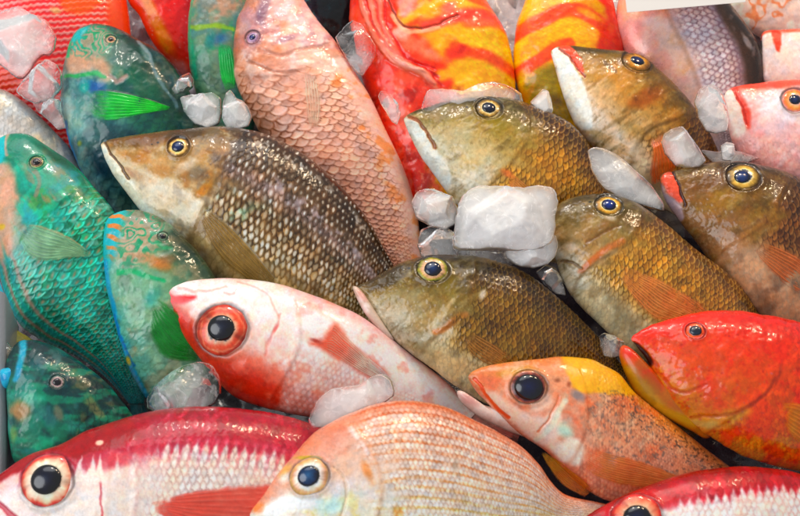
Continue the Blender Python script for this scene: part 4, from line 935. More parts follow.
def p(P):
    P.grad([(1, '#27705c'), (.7, '#1f8a70'), (.3, '#1ea68a'), (0, '#2cb096'), (-.4, '#5aaa98'), (-.8, '#5a9484'), (-1, '#4a8c88')], .25)
    P.mottle('#0f6a5c', .7, .06, .0, .5, 1); P.mottle('#30b08c', .6, .11, .1, .5, 21, stretch=(.5, 1.6), ang=50); P.mottle('#8a9a3c', .4, .08, .15, .6, 22); P.mottle('#3c90ae', .45, .06, .1, .6, 23); P.mottle('#a8846c', .6, .055, .1, .5, 2, stretch=(.6, 1.6), ang=50); P.mottle('#9ab8b0', .6, .06, .2, .6, 3, m=np.exp(-(((P.X - 70) / 26) ** 2 + ((P.Y - 215) / 26) ** 2)))
    P.poly([(-8, 172), (8, 166), (22, 180), (24, 205), (20, 225), (26, 250), (14, 262), (-4, 250), (-12, 210)], '#cf9c84', .85, 6); P.ell(12, 196, 8, 16, 10, '#d8a896', .7); P.ell(8, 231, 4, 3, 0, '#c4a83c', .9)
    P.poly([(-4, 140), (6, 138), (10, 148), (8, 162), (0, 168), (-8, 160)], '#1fb0b8', .9, 2.5); P.line([(10, 134), (9, 146), (11, 158)], 2, '#d0a090', .85); P.poly([(13, 134), (30, 134), (46, 146), (40, 162), (22, 166), (12, 156)], '#16806c', .85, 4)
    P.line([(40, 176), (45, 186), (44, 200)], 2.6, '#a08070', .7); P.ell(28, 186, 6, 16, -10, '#1aa08c', .7); P.ell(55, 185, 10, 8, 20, '#1f9478', .7); P.ell(60, 160, 26, 6, 36, '#174a3a', .7)
    P.ell(33, 226, 5, 5, 0, '#138a88', .8)
    P.gillmask([(88, 184), (72, 204), (52, 222), (34, 236), (22, 256), (16, 272)])
    P.gill([(88, 184), (72, 204), (52, 222), (34, 236), (22, 256), (16, 272)], 6, 1.4, None)
    m = P.mask
    P.mix(m * .6, '#16876a'); P.mottle('#35a9a0', .6, .05, -.1, .5, 7, m=m)
    P.scales(10.5, h=.8, edge='#0a5a4c', ea=.6, e0=.8, hi='#48d4c4', ha=.6, m=m, var=.2, aspect=.8)
    # one salmon dash on every scale
    dash = np.exp(-((P.DU - .3) / .30) ** 2 - ((P.DV + .05 + .5 * (P.DU - .3)) / .24) ** 2) * (P.ID > .12)
    P.mix(m * dash * .8 * sm(-.75, -.5, P.t), '#b28a70')
    P.mottle('#8fb8ae', .55, .12, .15, .5, 9, m=m * sm(335, 250, P.Y))
    for o_, c_ in ((-.93, '#1f9aa0'), (-.84, '#a88478'), (-.74, '#2a9490'), (-.64, '#a5877a')):
        P.mix(sm(.3, .42, P.s) * np.exp(-((P.t - o_ + .03 * fbm(P.X, P.Y, .05, 3, 5)) / .035) ** 2) * .85, c_)
    P.mix(m * sm(340, 400, P.Y) * .5, '#1c6478')
P3 = fish('parrotfish', 'emerald parrotfish with salmon dashes on its scales at the left edge',
    [(-10, 148), (-6, 142), (2, 137), (12, 133.5), (28, 134), (44, 144), (75, 166), (92, 185), (112, 208), (126, 240), (136, 275), (143, 315), (146, 350), (144, 385), (142, 402)],
    [(-10, 154), (-13, 170), (-14, 200), (-8, 245), (4, 290), (18, 322), (38, 338), (60, 348), (85, 362), (108, 382), (126, 402)],
    p, z=.018, anchor=(65, 265), mat=SOFT, seed=15, thick=.5, group=PAR, sink=.015,
    eye=dict(c=(41, 166.5), r=(7, 6.6), rings=[(0, '#1c1a20'), (.5, '#2c2428'), (.6, '#8a6a60'), (.75, '#5a5a4c'), (.88, '#b0986c'), (1, '#1c7a64')], pr=(3.6, 3.4), pupil=('#231c28', '#121016')),
    fins=[dict(name='pectoral_fin', D=[(30, 231), (45, 231), (62, 236), (80, 245), (99, 259)], V=[(27, 244), (36, 262), (54, 268), (76, 264), (97, 262)], root='#7c9c84', tip='#7c9c78', edge='#c0b488', rays=10, raya=.5, ray_col='#33605c', off=.003),
          dict(name='anal_fin', D=[(-6, 262), (2, 285), (10, 305), (18, 322)], V=[(-14, 268), (-4, 290), (7, 310), (16, 324)], root='#1fa0c4', tip='#2ab4cc', rays=5, raya=.3, off=.001)],
    tail=('#1c6a6c', '#134a50'))

def p(P):
    P.grad([(1, '#3a4c3e'), (.75, '#46604e'), (.4, '#668a6e'), (0, '#7ba486'), (-.5, '#7fac92'), (-.85, '#6aa898'), (-1, '#3a9cb0')], .2)
    P.mottle('#4a6452', .55, .05, .1, .6, 1); P.mottle('#98b49a', .5, .05, .1, .6, 2); P.mottle('#bd9a7c', .4, .06, .15, .6, 3)
    # face: cyan and orange bars on the snout breaking into a green maze
    f = np.exp(-(((P.X - 134) / 32) ** 2 + ((P.Y - 240) / 30) ** 2) ** 2)
    P.mix(f * .75, '#b59a86')
    P.mix(f * maze(P, .075, 11, 71) * .95 * sm(112, 122, P.X), '#12906a')
    sn = sm(131, 118, P.X + .25 * (P.Y - 230)) * sm(275, 255, P.Y)
    P.mix(sn, '#27a9b0')
    bars = sm(.1, .45, np.sin((P.Y * .9 - P.X * .35 + 2.2 * fbm(P.X, P.Y, .09, 2, 12)) * .62))
    P.mix(sn * bars * sm(106, 111, P.X) * .95, '#cf854c')
    P.ell(132, 248, 12, 12, 0, '#b9a48e', .6); P.ell(150, 262, 20, 8, 12, '#b98a68', .7); P.ell(166, 268, 12, 8, 10, '#bb7840', .8); P.ell(172, 262, 10, 6, 0, '#8c6a4c', .6)
    P.line([(122, 276), (138, 275), (152, 280), (168, 284)], 2.4, '#1da06c', .9); P.line([(158, 246), (166, 252), (174, 252)], 2, '#39976e', .7)
    P.ell(110, 262, 5, 14, 0, '#36a6a4', .7); P.ell(150, 300, 24, 20, 30, '#84ac90', .6)
    P.line([(106, 262), (110, 292), (118, 325), (127, 355), (138, 380), (150, 402)], 3, '#2394b8', .9); P.line([(116, 318), (126, 345), (136, 365)], 1.4, '#2470b0', .7); P.ell(129, 361, 3.4, 5, -30, '#cbb42c', .95)
    P.ell(158, 300, 8, 14, 30, '#3c9c94', .6); P.ell(190, 245, 20, 10, 40, '#2e3c30', .6)
    P.scales(10, h=.4, edge='#4a7a66', ea=.3, e0=.75, m=sm(.42, .52, P.s), var=.08); P.bump(.09, .8, 1)
P4 = fish('parrotfish', 'sage green parrotfish with cyan and orange maze lines on its face',
    [(106, 222), (109, 217), (116, 213), (127, 210), (142, 211), (162, 219), (180, 233), (200, 254), (214, 274), (226, 300), (230, 330), (226, 362), (214, 395), (200, 425)],
    [(105, 227), (103.5, 240), (104, 260), (107, 293), (115, 324), (123, 353), (133, 379), (150, 404), (178, 428)],
    p, z=.022, anchor=(160, 310), mat=SOFT, seed=16, thick=.5, group=PAR, sink=.015,
    eye=dict(c=(165.5, 239.5), r=(5.2, 4.8), rings=[(0, '#1c1c1c'), (.5, '#2c2824'), (.65, '#6a7a6a'), (1, '#4c6454')], pr=(2.6, 2.4), pupil=('#1a1c20', '#101214')),
    fins=[dict(name='pectoral_fin', D=[(160, 300), (172, 308), (190, 322), (206, 345)], V=[(155, 318), (156, 342), (168, 360), (198, 364)], root='#10703c', tip='#107a30', rays=9, raya=.4, ray_col='#085a20', off=.002, opac=.7)],
    tail=('#4a8a80', '#2c6060'))

def p(P):
    P.grad([(1, '#0f3a3c'), (.6, '#124a48'), (.2, '#17665a'), (-.2, '#1c7c66'), (-.6, '#3f7c68'), (-1, '#2a5c50')], .3)
    P.mottle('#0c3c44', .6, .06, .0, .5, 1); P.mottle('#1f9a7c', .6, .07, .1, .5, 2, stretch=(.6, 1.6)); P.mottle('#6a8c8c', .4, .05, .2, .6, 3); P.mottle('#9a7650', .5, .07, .2, .6, 4, m=sm(60, 80, P.X))
    P.ell(27, 412, 15, 12, 30, '#b0845c', .9); P.ell(40, 400, 14, 6, 10, '#57a890', .7); P.ell(50, 446, 16, 5, -25, '#1aa480', .85); P.ell(36, 452, 10, 4, 0, '#12807c', .8)
    P.line([(22, 338), (27, 350), (26, 364), (22, 380)], 3.6, '#1f98b4', .95, nz=.5); P.ell(42, 366, 10, 8, 20, '#1c5a60', .7); P.ell(36, 380, 10, 4, 0, '#1c7f78', .6)
    P.ell(66, 415, 5, 9, -20, '#8c7c66', .7); P.ell(98, 408, 5, 12, -35, '#b29460', .55, nz=.8); P.ell(20, 435, 6, 10, 0, '#93a45c', .6)
    P.scales(9, h=.4, edge='#0c2c30', ea=.4, e0=.75, m=sm(.5, .6, P.s), var=.1); P.bump(.09, .8, 1)
P5 = fish('parrotfish', 'small dark teal parrotfish with cyan lips in the lower left, above the crimson fish',
    [(6, 372), (9, 356), (18, 342), (32, 339.5), (50, 344), (70, 355), (92, 370), (108, 384), (126, 408), (144, 434), (160, 462)],
    [(7, 378), (8, 395), (9, 415), (10, 440), (18, 466), (44, 480), (85, 486), (130, 482), (158, 474)],
    p, z=.03, anchor=(70, 415), mat=SOFT, seed=17, thick=.5, group=PAR, sink=.02,
    eye=dict(c=(64, 384.5), r=(7, 6.4), rings=[(0, '#302830'), (.5, '#3c3440'), (.62, '#c0a8a8'), (.8, '#8a8078'), (1, '#14463e')], pr=(3.6, 3.2), pupil=('#2a2430', '#16121a')),
    tail=('#12484c', '#0c3034'))
def lp(P):
    P.mottle('#1c7fae', .6, .12, .0, .5, 1)
make_pillow('lip', P5.plane, [(2.5, 371), (10, 368), (20, 367), (22, 376), (18, 385), (8, 389), (3, 382)], .012, P5.root, SOFT, 2.5, '#27a8c4', lp, seed=4, offset=.006)

# ---------- pink fish with big brown-edged scales, head up
def p(P):
    P.grad([(1, '#9a6a58'), (.7, '#b07e6a'), (.3, '#cf9884'), (-.1, '#e0b0a0'), (-.5, '#e8bcae'), (-1, '#e8b8ac')], .25)
    P.mottle('#b08490', .6, .05, .0, .5, 1, m=sm(75, 40, P.Y)); P.mottle('#f0d8d0', .6, .06, .1, .6, 2); P.mottle('#c07a52', .4, .06, .1, .6, 3)
    P.ell(264, 15, 8, 22, 15, '#7c6278', .75); P.ell(290, 10, 24, 18, 20, '#e4b8b4', .6); P.ell(246, 30, 8, 10, 0, '#b8a0a0', .6); P.ell(254, 43, 10, 9, 0, '#a07c90', .7); P.ell(288, 46, 14, 4, -20, '#947084', .7)
    P.ell(275, 44, 10, 4, -40, '#e8c0b8', .8); P.ell(254, 75, 9, 8, 0, '#d6bcb0', .7); P.ell(310, 72, 12, 5, 10, '#f0dcd6', .8); P.line([(262, 58), (285, 62), (310, 56), (330, 50)], 2, '#a87464', .5, depth=.8)
    P.line([(250, 66), (275, 78), (300, 80)], 1.6, '#8a5a48', .5, depth=.8); P.ell(330, 100, 10, 40, -14, '#eed8ce', .6)
    P.gill([(240, 76), (262, 82), (288, 82), (310, 74), (332, 62), (346, 58)], 5, 1.6, '#8e5e50', .4)
    m = P.mask
    P.mix(m * .45 * sm(-.9, -.2, P.t), '#cc9078'); P.mix(m * .6 * sm(.35, .9, P.t), '#a0704c')
    P.scales(13, rows=13, aspect=.72, h=.9, edge='#7c4830', ea=.8, e0=.74, core='#e0b0a0', ca=.5, cr=.6, hi='#ecd0c4', ha=.35, m=m * sm(-.95, -.45, P.t), var=.1)
    P.mix(m * sm(-.62, -.95, P.t) * .8, '#ecbcac')
    P.mottle('#d8782e', .5, .09, .1, .6, 5, m=m * sm(-.3, -.6, P.t))
    P.bump(.09, 1.2, 1, 1 - m)
G = fish('pink_fish', 'pink fish with large brown-edged scales and a purple eye',
    [(266, -48), (253, -22), (245, 3), (237, 22), (233.5, 50), (236, 82), (247, 108), (264, 140), (292, 182), (330, 218), (362, 250), (385, 276), (405, 300)],
    [(274, -46), (292, -24), (304, 0), (317, 20), (335, 42), (351, 67), (370, 97), (385, 128), (400, 158), (411, 187), (418, 216), (421, 244), (423, 268), (425, 295)],
    p, z=.012, anchor=(318, 115), mat=SOFT, seed=18, thick=.5, sink=.01,
    eye=dict(c=(254.5, 43), r=(7.6, 7), rings=[(0, '#3c4474'), (.4, '#545c94'), (.5, '#b49ab4'), (.75, '#9c7c94'), (1, '#b08c94')], pr=(3.4, 3), pupil=('#3c4880', '#2a2c50')),
    fins=[dict(name='pectoral_fin', D=[(305, 73), (306, 92), (307, 112), (310, 132)], V=[(316, 72), (321, 92), (323, 114), (320, 134)], root='#e4b8aa', tip='#e0a894', rays=6, raya=.3, ray_col='#c88a74', off=.0006, opac=.2, fade=.4)],
    tail=('#e0a090', '#c87860'))

# ---------- red and yellow banded groupers
def bands(P, ys, col, w, a=.95):
    for pts in ys: P.line(pts, w, col, a, soft=.35, nz=1.0)
def p(P):
    P.grad([(1, '#f0b41a'), (.2, '#efae1c'), (-.2, '#e89a3c'), (-.6, '#df6a4a'), (-1, '#d8382c')], .15)
    P.poly([(350, -60), (392, -40), (402, 10), (408, 32), (432, 60), (452, 88), (440, 120), (425, 160), (430, 210), (395, 190), (370, 110), (348, 30)], '#d4401e', .95, 5)
    P.mottle('#e8705c', .6, .05, .0, .6, 1, m=sm(440, 400, P.X)); P.mottle('#c42c14', .6, .07, .1, .6, 2, m=sm(440, 420, P.X))
    P.line([(476, 8), (455, 10), (432, 16), (415, 26), (404, 32)], 4, '#efb020', .9, nz=.35); P.line([(455, -4), (425, 0), (405, 16), (398, 30)], 3, '#e9a83a', .7, nz=.35)
    P.poly([(398, 12), (406, 4), (416, 10), (410, 24), (402, 28)], '#e2a0a0', .8, 3)
    P.line([(500, 24), (480, 22), (460, 26), (440, 33), (425, 38)], 6.5, '#de5048', .95, nz=.35); P.line([(506, 32), (490, 30), (470, 33), (452, 36)], 5, '#e0605a', .8, nz=.35)
    P.ell(448, 18, 14, 7, -25, '#dc6a74', .8)
    P.line([(513, 76), (498, 70), (482, 64), (466, 62), (450, 66)], 6, '#de5634', .95, nz=.35); P.ell(452, 62, 14, 12, 0, '#d84438', .75, nz=.6); P.ell(462, 58, 8, 6, 0, '#c83c30', .8, nz=.6); P.ell(446, 72, 10, 6, 20, '#d85a70', .6, nz=.7)
    P.line([(510, 52), (490, 48), (475, 50), (462, 46)], 6.5, '#f3b616', .95, nz=.35); P.ell(455, 42, 12, 8, -15, '#f0b020', .85); P.ell(440, 52, 7, 6, 0, '#e8b040', .7)
    P.line([(512, 92), (490, 84), (465, 80), (440, 86)], 5, '#efaa20', .9, nz=.35)
    P.ell(416, 56, 20, 10, 25, '#dc8a70', .7, nz=.5); P.ell(402, 44, 10, 8, 20, '#eab8aa', .85, nz=.5); P.ell(430, 66, 12, 6, 25, '#e6a890', .6)
    # mouth and the pale folds of the throat
    P.line([(386, 8), (394, 24), (404, 36), (418, 39), (434, 36), (450, 30), (457, 26)], 1.0, '#8c3a1c', .85, depth=1.6)
    P.line([(392, 26), (404, 41), (420, 43), (438, 39)], 1.8, '#e8b89c', .8, nz=.35)
    for k, (o1, h) in enumerate(((0, 1.8), (8, 1.6), (15, 1.2))):
        P.line([(362 + o1, 4), (370 + o1, 34 + o1 * .3), (384 + o1, 60 + o1 * .4), (405 + o1, 76 + o1 * .5), (430 + o1 * .4, 84 + o1)], 2.6, '#e8a294', .6, depth=-h, nz=.6)
        P.line([(366 + o1, 4), (374 + o1, 34 + o1 * .3), (389 + o1, 58 + o1 * .4), (410 + o1, 72 + o1 * .5), (434 + o1 * .4, 80 + o1)], 1.3, '#c42a20', .8, depth=h * .6, nz=.6)
    P.mottle('#d8504a', .7, .08, -.1, .4, 6, m=sm(88, 100, P.Y) * sm(470, 430, P.X)); P.mottle('#dc8478', .7, .06, -.1, .5, 7, m=sm(85, 105, P.Y)); P.mottle('#8c2018', .5, .09, .15, .6, 17, m=sm(85, 105, P.Y)); P.mottle('#eab0a4', .5, .16, .25, .6, 18, m=sm(85, 105, P.Y))
    P.line([(505, 12), (488, 10), (470, 6)], 5, '#de6030', .9, soft=.4, nz=.35); P.line([(512, 58), (496, 54), (478, 53)], 3.5, '#f4be20', .9, nz=.35)
    P.ell(495, 95, 10, 10, 0, '#e0a860', .6)
    P.scales(4.0, h=.2, edge='#d07820', ea=.22, e0=.6, m=sm(455, 480, P.X), var=.06); P.bump(.07, 1.4, 1)
S1 = fish('banded_grouper', 'red and yellow banded fish showing its mouth and throat folds',
    [(428, 212), (470, 204), (500, 170), (514, 125), (516, 95), (512, 55), (503, 28), (487, 2), (472, -30), (452, -75), (440, -95)],
    [(420, 212), (404, 200), (388, 160), (374, 115), (360, 72), (351, 32), (350, -5), (358, -50), (385, -85), (425, -98)],
    p, z=.012, anchor=(440, 60), mat=SOFT, seed=19, thick=.5, group='red and yellow banded fish', sink=.0,
    eye=dict(c=(449, -2), r=(11, 6.5), rings=[(0, '#1c1418'), (.5, '#2c1c1c'), (.6, '#e88a30'), (.8, '#e87a28'), (1, '#c85c30')], pr=(6, 3.6)))
def p(P):
    P.grad([(1, '#eeae1a'), (0, '#f0b41c'), (-.6, '#ea9a2a'), (-1, '#de4a24')], .1)
    P.line([(512, 38), (528, 32), (546, 24), (560, 18), (576, 18), (592, 26), (608, 38), (622, 52)], 7.5, '#e4573a', .97, soft=.3, nz=.35)
    P.line([(513, 78), (528, 71), (544, 62), (556, 55), (566, 52)], 6.5, '#e25a38', .97, soft=.3, nz=.35)
    P.line([(590, -6), (604, 8), (614, 22), (620, 38)], 6, '#e23c1e', .95, soft=.4, nz=.35); P.poly([(598, 40), (606, 26), (618, 20), (628, 40), (622, 70), (596, 60)], '#e03c20', .95, 4)
    P.line([(566, -6), (584, 4), (600, 14)], 4, '#f0a81c', .8, nz=.35); P.line([(540, -14), (560, -12), (582, 0)], 4, '#e2502c', .8, nz=.35); P.ell(588, 22, 14, 4, 26, '#f2b024', .7)
    P.poly([(522, 88), (540, 72), (556, 72), (566, 90), (574, 120), (556, 126), (534, 112)], '#9a8818', .92, 5); P.ell(552, 104, 12, 5, 20, '#6a5410', .7); P.ell(543, 12, 6, 10, 0, '#d8902c', .5, nz=.6); P.ell(556, 92, 8, 4, -20, '#bfa01c', .7)
    P.mottle('#d8842c', .35, .08, .1, .6, 4); P.ell(522, 80, 8, 8, 0, '#f0bc20', .8)
    P.scales(4.0, h=.2, edge='#d07820', ea=.22, e0=.6, m=sm(0, .1, P.s), var=.06); P.bump(.07, 1.0, 1)
S2 = fish('banded_grouper', 'yellow fish with curved red bands, behind the white-jawed brown fish',
    [(548, -75), (535, -40), (524, 4), (517, 22), (513.5, 45), (513.5, 65), (517, 85), (532, 118), (556, 152), (580, 180)],
    [(556, -76), (580, -58), (602, -25), (613, 2), (618, 25), (623, 50), (621, 80), (612, 120), (604, 150), (592, 182)],
    p, z=.012, anchor=(568, 60), mat=SOFT, seed=20, thick=.5, group='red and yellow banded fish', sink=.01)

# ---------- silver pink fish under the price card
def p(P):
    P.grad([(1, '#2e2622'), (.8, '#46382f'), (.62, '#5a463c'), (.5, '#9a8088'), (.2, '#c4acae'), (0, '#cdb8ba'), (-.4, '#dcbcb2'), (-1, '#dca8a0')], .08)
    P.mottle('#e0968c', .6, .04, .0, .6, 1, m=sm(.0, -.3, P.t)); P.mottle('#e0a878', .5, .05, .0, .6, 2, m=sm(.0, -.3, P.t)); P.ell(630, 40, 12, 20, 0, '#e08078', .6); P.ell(652, 30, 14, 8, 20, '#e8cfcc', .7)  # reddish ellipse near the left edge paints in a reflected red glow
    P.gill([(720, -4), (700, 0), (668, 6), (661, 16), (668, 34), (680, 58), (692, 84), (702, 108)], 6, 2.2, '#8a6450', .6, lw=1.8, mask=False)
    sg = np.interp(P.Y, [6, 16, 34, 58, 84, 108], [661, 661, 668, 680, 692, 702])
    m = sm(0, 5, P.X - sg); P.mask = m
    P.mix(m * sm(.48, .2, P.t) * .7, '#cfbcc2')
    P.scales(6.2, h=.6, edge='#84646c', ea=.7, e0=.52, core='#f0e4e4', ca=.5, cr=.5, m=m * sm(.62, .42, P.t) * sm(-.25, .0, P.t), var=.1, aspect=.95)
    P.mottle('#8a7a7a', .6, .1, .2, .6, 5, m=sm(.6, .7, P.t)); P.ell(742, 46, 3, 12, -30, '#b0a8ac', .7, nz=.7)
T1 = fish('silver_fish', 'silver pink fish with a dark brown back, hanging head up behind the white price card',
    [(690, -42), (708, -28), (724, -4), (736, 12), (749, 30), (759, 48), (763, 70), (762, 98), (752, 132), (738, 165)],
    [(668, -42), (640, -32), (622, -10), (616, 16), (621, 45), (640, 80), (668, 118), (700, 148), (728, 168)],
    p, z=.012, anchor=(690, 60), mat=SHINY, seed=21, thick=.45, sink=.01)

# ---------- pink fish with an orange-ringed eye, right edge
def p(P):
    P.grad([(1, '#dd6a58'), (.8, '#e29a90'), (.45, '#e2c8c6'), (.1, '#e0cccc'), (-.4, '#dfb4b0'), (-1, '#d69a94')], .15)
    P.mottle('#e8908c', .6, .06, .0, .6, 1); P.mottle('#e9dcdc', .5, .06, .1, .6, 2)
    P.line([(733, 90), (738, 104), (742, 118), (743, 128)], 4, '#dd4a38', .9); P.poly([(736, 88), (760, 83), (802, 80), (802, 90), (776, 92), (752, 94)], '#dc5a48', .85, 3); P.ell(766, 110, 18, 14, 10, '#d6d2d8', .9)
    P.poly([(724, 94), (732, 92), (738, 112), (742, 132), (734, 140), (727, 120)], '#e8d6d0', .9, 2); P.line([(732, 91), (738, 108), (743, 128)], 1, '#a02c20', .6, depth=1)
    P.ell(775, 135, 30, 12, 10, '#d8b0b4', .6)
    P.scales(5.5, h=.4, edge='#cf8e8c', ea=.35, e0=.6, m=sm(135, 150, P.Y), var=.06); P.bump(.1, .6, 1)
T2 = fish('pink_fish', 'pale pink fish with an orange-ringed eye at the right edge',
    [(724, 97), (727, 91), (736, 87), (755, 84), (780, 81), (800, 80), (840, 86), (900, 110)],
    [(724, 102), (727, 122), (734, 145), (752, 172), (790, 198), (840, 205), (900, 180)],
    p, z=.016, anchor=(785, 130), mat=SOFT, seed=22, thick=.5,
    eye=dict(c=(789, 106.5), r=(13.5, 13), rings=[(0, '#2c3458'), (.4, '#3c4468'), (.48, '#eeb49c'), (.62, '#e8a070'), (.85, '#e08048'), (1, '#d86048')], pr=(5.6, 5.4), pupil=('#3c486c', '#1c2440'), pc=(-1, 0)))
def p(P):
    P.grad([(1, '#de5038'), (.86, '#e0785e'), (.78, '#e6d2cc'), (0, '#e2d2ce'), (-1, '#dcc0bc')], .04)
    P.poly([(772, 28), (780, 30), (780, 42), (777, 52), (773, 48)], '#e04a2c', .95, 1.5); P.mottle('#e4b0a8', .6, .06, .1, .6, 2); P.bump(.1, .6, 1)
T3 = fish('pink_fish', 'square-cut pink fish head with a red top edge, at the right edge',
    [(761, 40), (762, 34), (768, 31), (785, 30), (810, 30), (850, 38), (900, 60)],
    [(761, 60), (761.5, 72), (764, 82), (778, 92), (810, 102), (850, 104), (900, 84)],
    p, z=.012, anchor=(800, 62), mat=SOFT, seed=23, thick=.45)
def p(P):
    P.grad([(1, '#e6d0c4'), (0, '#e6cfc6'), (-1, '#dcb8ae')], .3)
    n = fbm(P.X, P.Y, .05, 3, 44); P.mix((1 - sm(.05, .14, np.abs(n))) * .7, '#dc7c4c'); P.mottle('#f0e6e0', .7, .06, .1, .5, 3); P.bump(.06, 2.0, 1)
T4 = fish('pink_fish', 'pale fish with thin orange veins in the top right corner',
    [(716, -10), (730, -32), (760, -42), (820, -42), (880, -20)],
    [(716, 0), (735, 18), (758, 36), (800, 50), (850, 46), (880, 10)],
    p, z=.002, anchor=(790, 0), mat=SOFT, seed=24, thick=.4)

# ---------- red fish of the top left
def p(P):
    P.grad([(1, '#e85018'), (.86, '#ea5a1c'), (.74, '#dc4430'), (.3, '#d63c40'), (-1, '#d03a40')], .05)
    v = P.Y / 5.6 + .10 * P.X / 5.6 + .25 * np.abs(((P.X / 6.4) % 1) - .5) * 2 + .4 * fbm(P.X, P.Y, .02, 2, 3)
    w = sm(.52, .75, .5 + .5 * np.cos(2 * math.pi * v))
    zone = sm(116, 108, P.X) * sm(-40, -30, P.Y)
    P.mix(zone * w * .75, '#f0b4ac'); P.d += zone * (w - .5) * .5
    P.poly([(68, -14), (84, -22), (104, -14), (108, 6), (94, 18), (78, 22), (68, 12)], '#f0641a', .95, 4)
    P.mottle('#e8443c', .4, .05, .1, .6, 2); P.ell(62, 20, 6, 4, 20, '#c9b07c', .8, nz=.5); P.ell(6, 84, 20, 12, 20, '#c8481c', .9)
W1 = fish('red_fish', 'red fish with fine white wavy scale lines and an orange patch, top left corner',
    [(78, -150), (98, -120), (116, -60), (125, -10), (130, 24), (131, 55), (127, 95), (114, 145), (84, 195)],
    [(60, -150), (20, -120), (-20, -70), (-36, -10), (-36, 40), (-26, 95), (0, 145), (50, 195)],
    p, z=.008, anchor=(50, 30), mat=SOFT, seed=25, thick=.4)
def p(P):
    P.grad([(1, '#d84a1c'), (.5, '#d63820'), (.1, '#cc2c2c'), (-.4, '#c42834'), (-1, '#b8283a')], .15)
    P.line([(146, -6), (152, 12), (160, 30), (168, 48)], 6, '#da8a1c', .9); P.mottle('#e0523c', .5, .06, .1, .6, 1); P.poly([(168, 60), (180, 56), (190, 72), (184, 84), (172, 74)], '#e0a0a8', .7, 4)
    pts = np.random.RandomState(5)
    for k in range(80): P.ell(pts.uniform(150, 215), pts.uniform(-20, 75), .9, .9, 0, '#f0b0b0', .6, .8, 0)
    P.bump(.08, .8, 1)
W2 = fish('red_fish', 'dark red fish with a yellow streak, between two parrotfish at the top',
    [(150, -85), (135, -50), (127, -4), (139, 16), (147, 34), (157, 48), (172, 62), (188, 80), (205, 98)],
    [(160, -86), (190, -60), (212, -20), (220, 10), (222, 40), (220, 70), (215, 98)],
    p, z=.008, anchor=(178, 20), mat=SOFT, seed=26, thick=.4)
def p(P):
    P.grad([(1, '#8c8a86'), (.6, '#b8b6b2'), (.2, '#cfcac6'), (-1, '#d4ccc4')], .15); P.mottle('#d8c49c', .5, .04, .1, .6, 1)
    P.scales(5, h=.3, edge='#9a9894', ea=.4, e0=.6, m=sm(0, .1, P.s), var=.06)
W3 = fish('silver_fish', 'plain silver-grey fish at the left edge, between the ice lumps and the emerald parrotfish',
    [(-70, 88), (-62, 78), (-30, 80), (0, 89), (15, 96), (32, 109), (52, 128), (68, 146), (79, 166), (96, 200)],
    [(-70, 96), (-55, 125), (-30, 145), (0, 165), (25, 182), (55, 200), (88, 212)],
    p, z=.012, anchor=(20, 135), mat=SHINY, seed=27, thick=.45)
def p(P):
    P.grad([(1, '#1c2426'), (.3, '#20282c'), (-1, '#4a4450')], .2); P.mottle('#3c8080', .8, .14, .2, .5, 1, m=sm(335, 320, P.X)); P.mottle('#8a80a0', .7, .08, .0, .5, 2, m=sm(325, 312, P.X)); P.bump(.1, .8, 1)
W4 = fish('dark_fish', 'black and teal speckled fish, a dark sliver between the pink and the banded fish',
    [(330, -75), (348, -50), (358, -15), (360, 20), (356, 55), (345, 85)],
    [(322, -75), (300, -50), (292, -15), (296, 20), (310, 55), (332, 84)],
    p, z=-.004, anchor=(328, 10), mat=SOFT, seed=28, thick=.35)
def p(P):
    P.grad([(1, '#8a8a54'), (0, '#8c8850'), (-1, '#6a6a48')], .3); P.mottle('#5a6a5c', .5, .06, .0, .5, 1); P.bump(.1, .6, 1)
W5 = fish('olive_fish', 'olive coloured fish tail at the left edge, above the small cyan-lipped parrotfish',
    [(-75, 330), (-60, 308), (-20, 314), (10, 326), (34, 342), (58, 362)],
    [(-75, 345), (-55, 365), (-15, 376), (20, 374), (56, 370)],
    p, z=.012, anchor=(0, 345), mat=SOFT, seed=29, thick=.4)

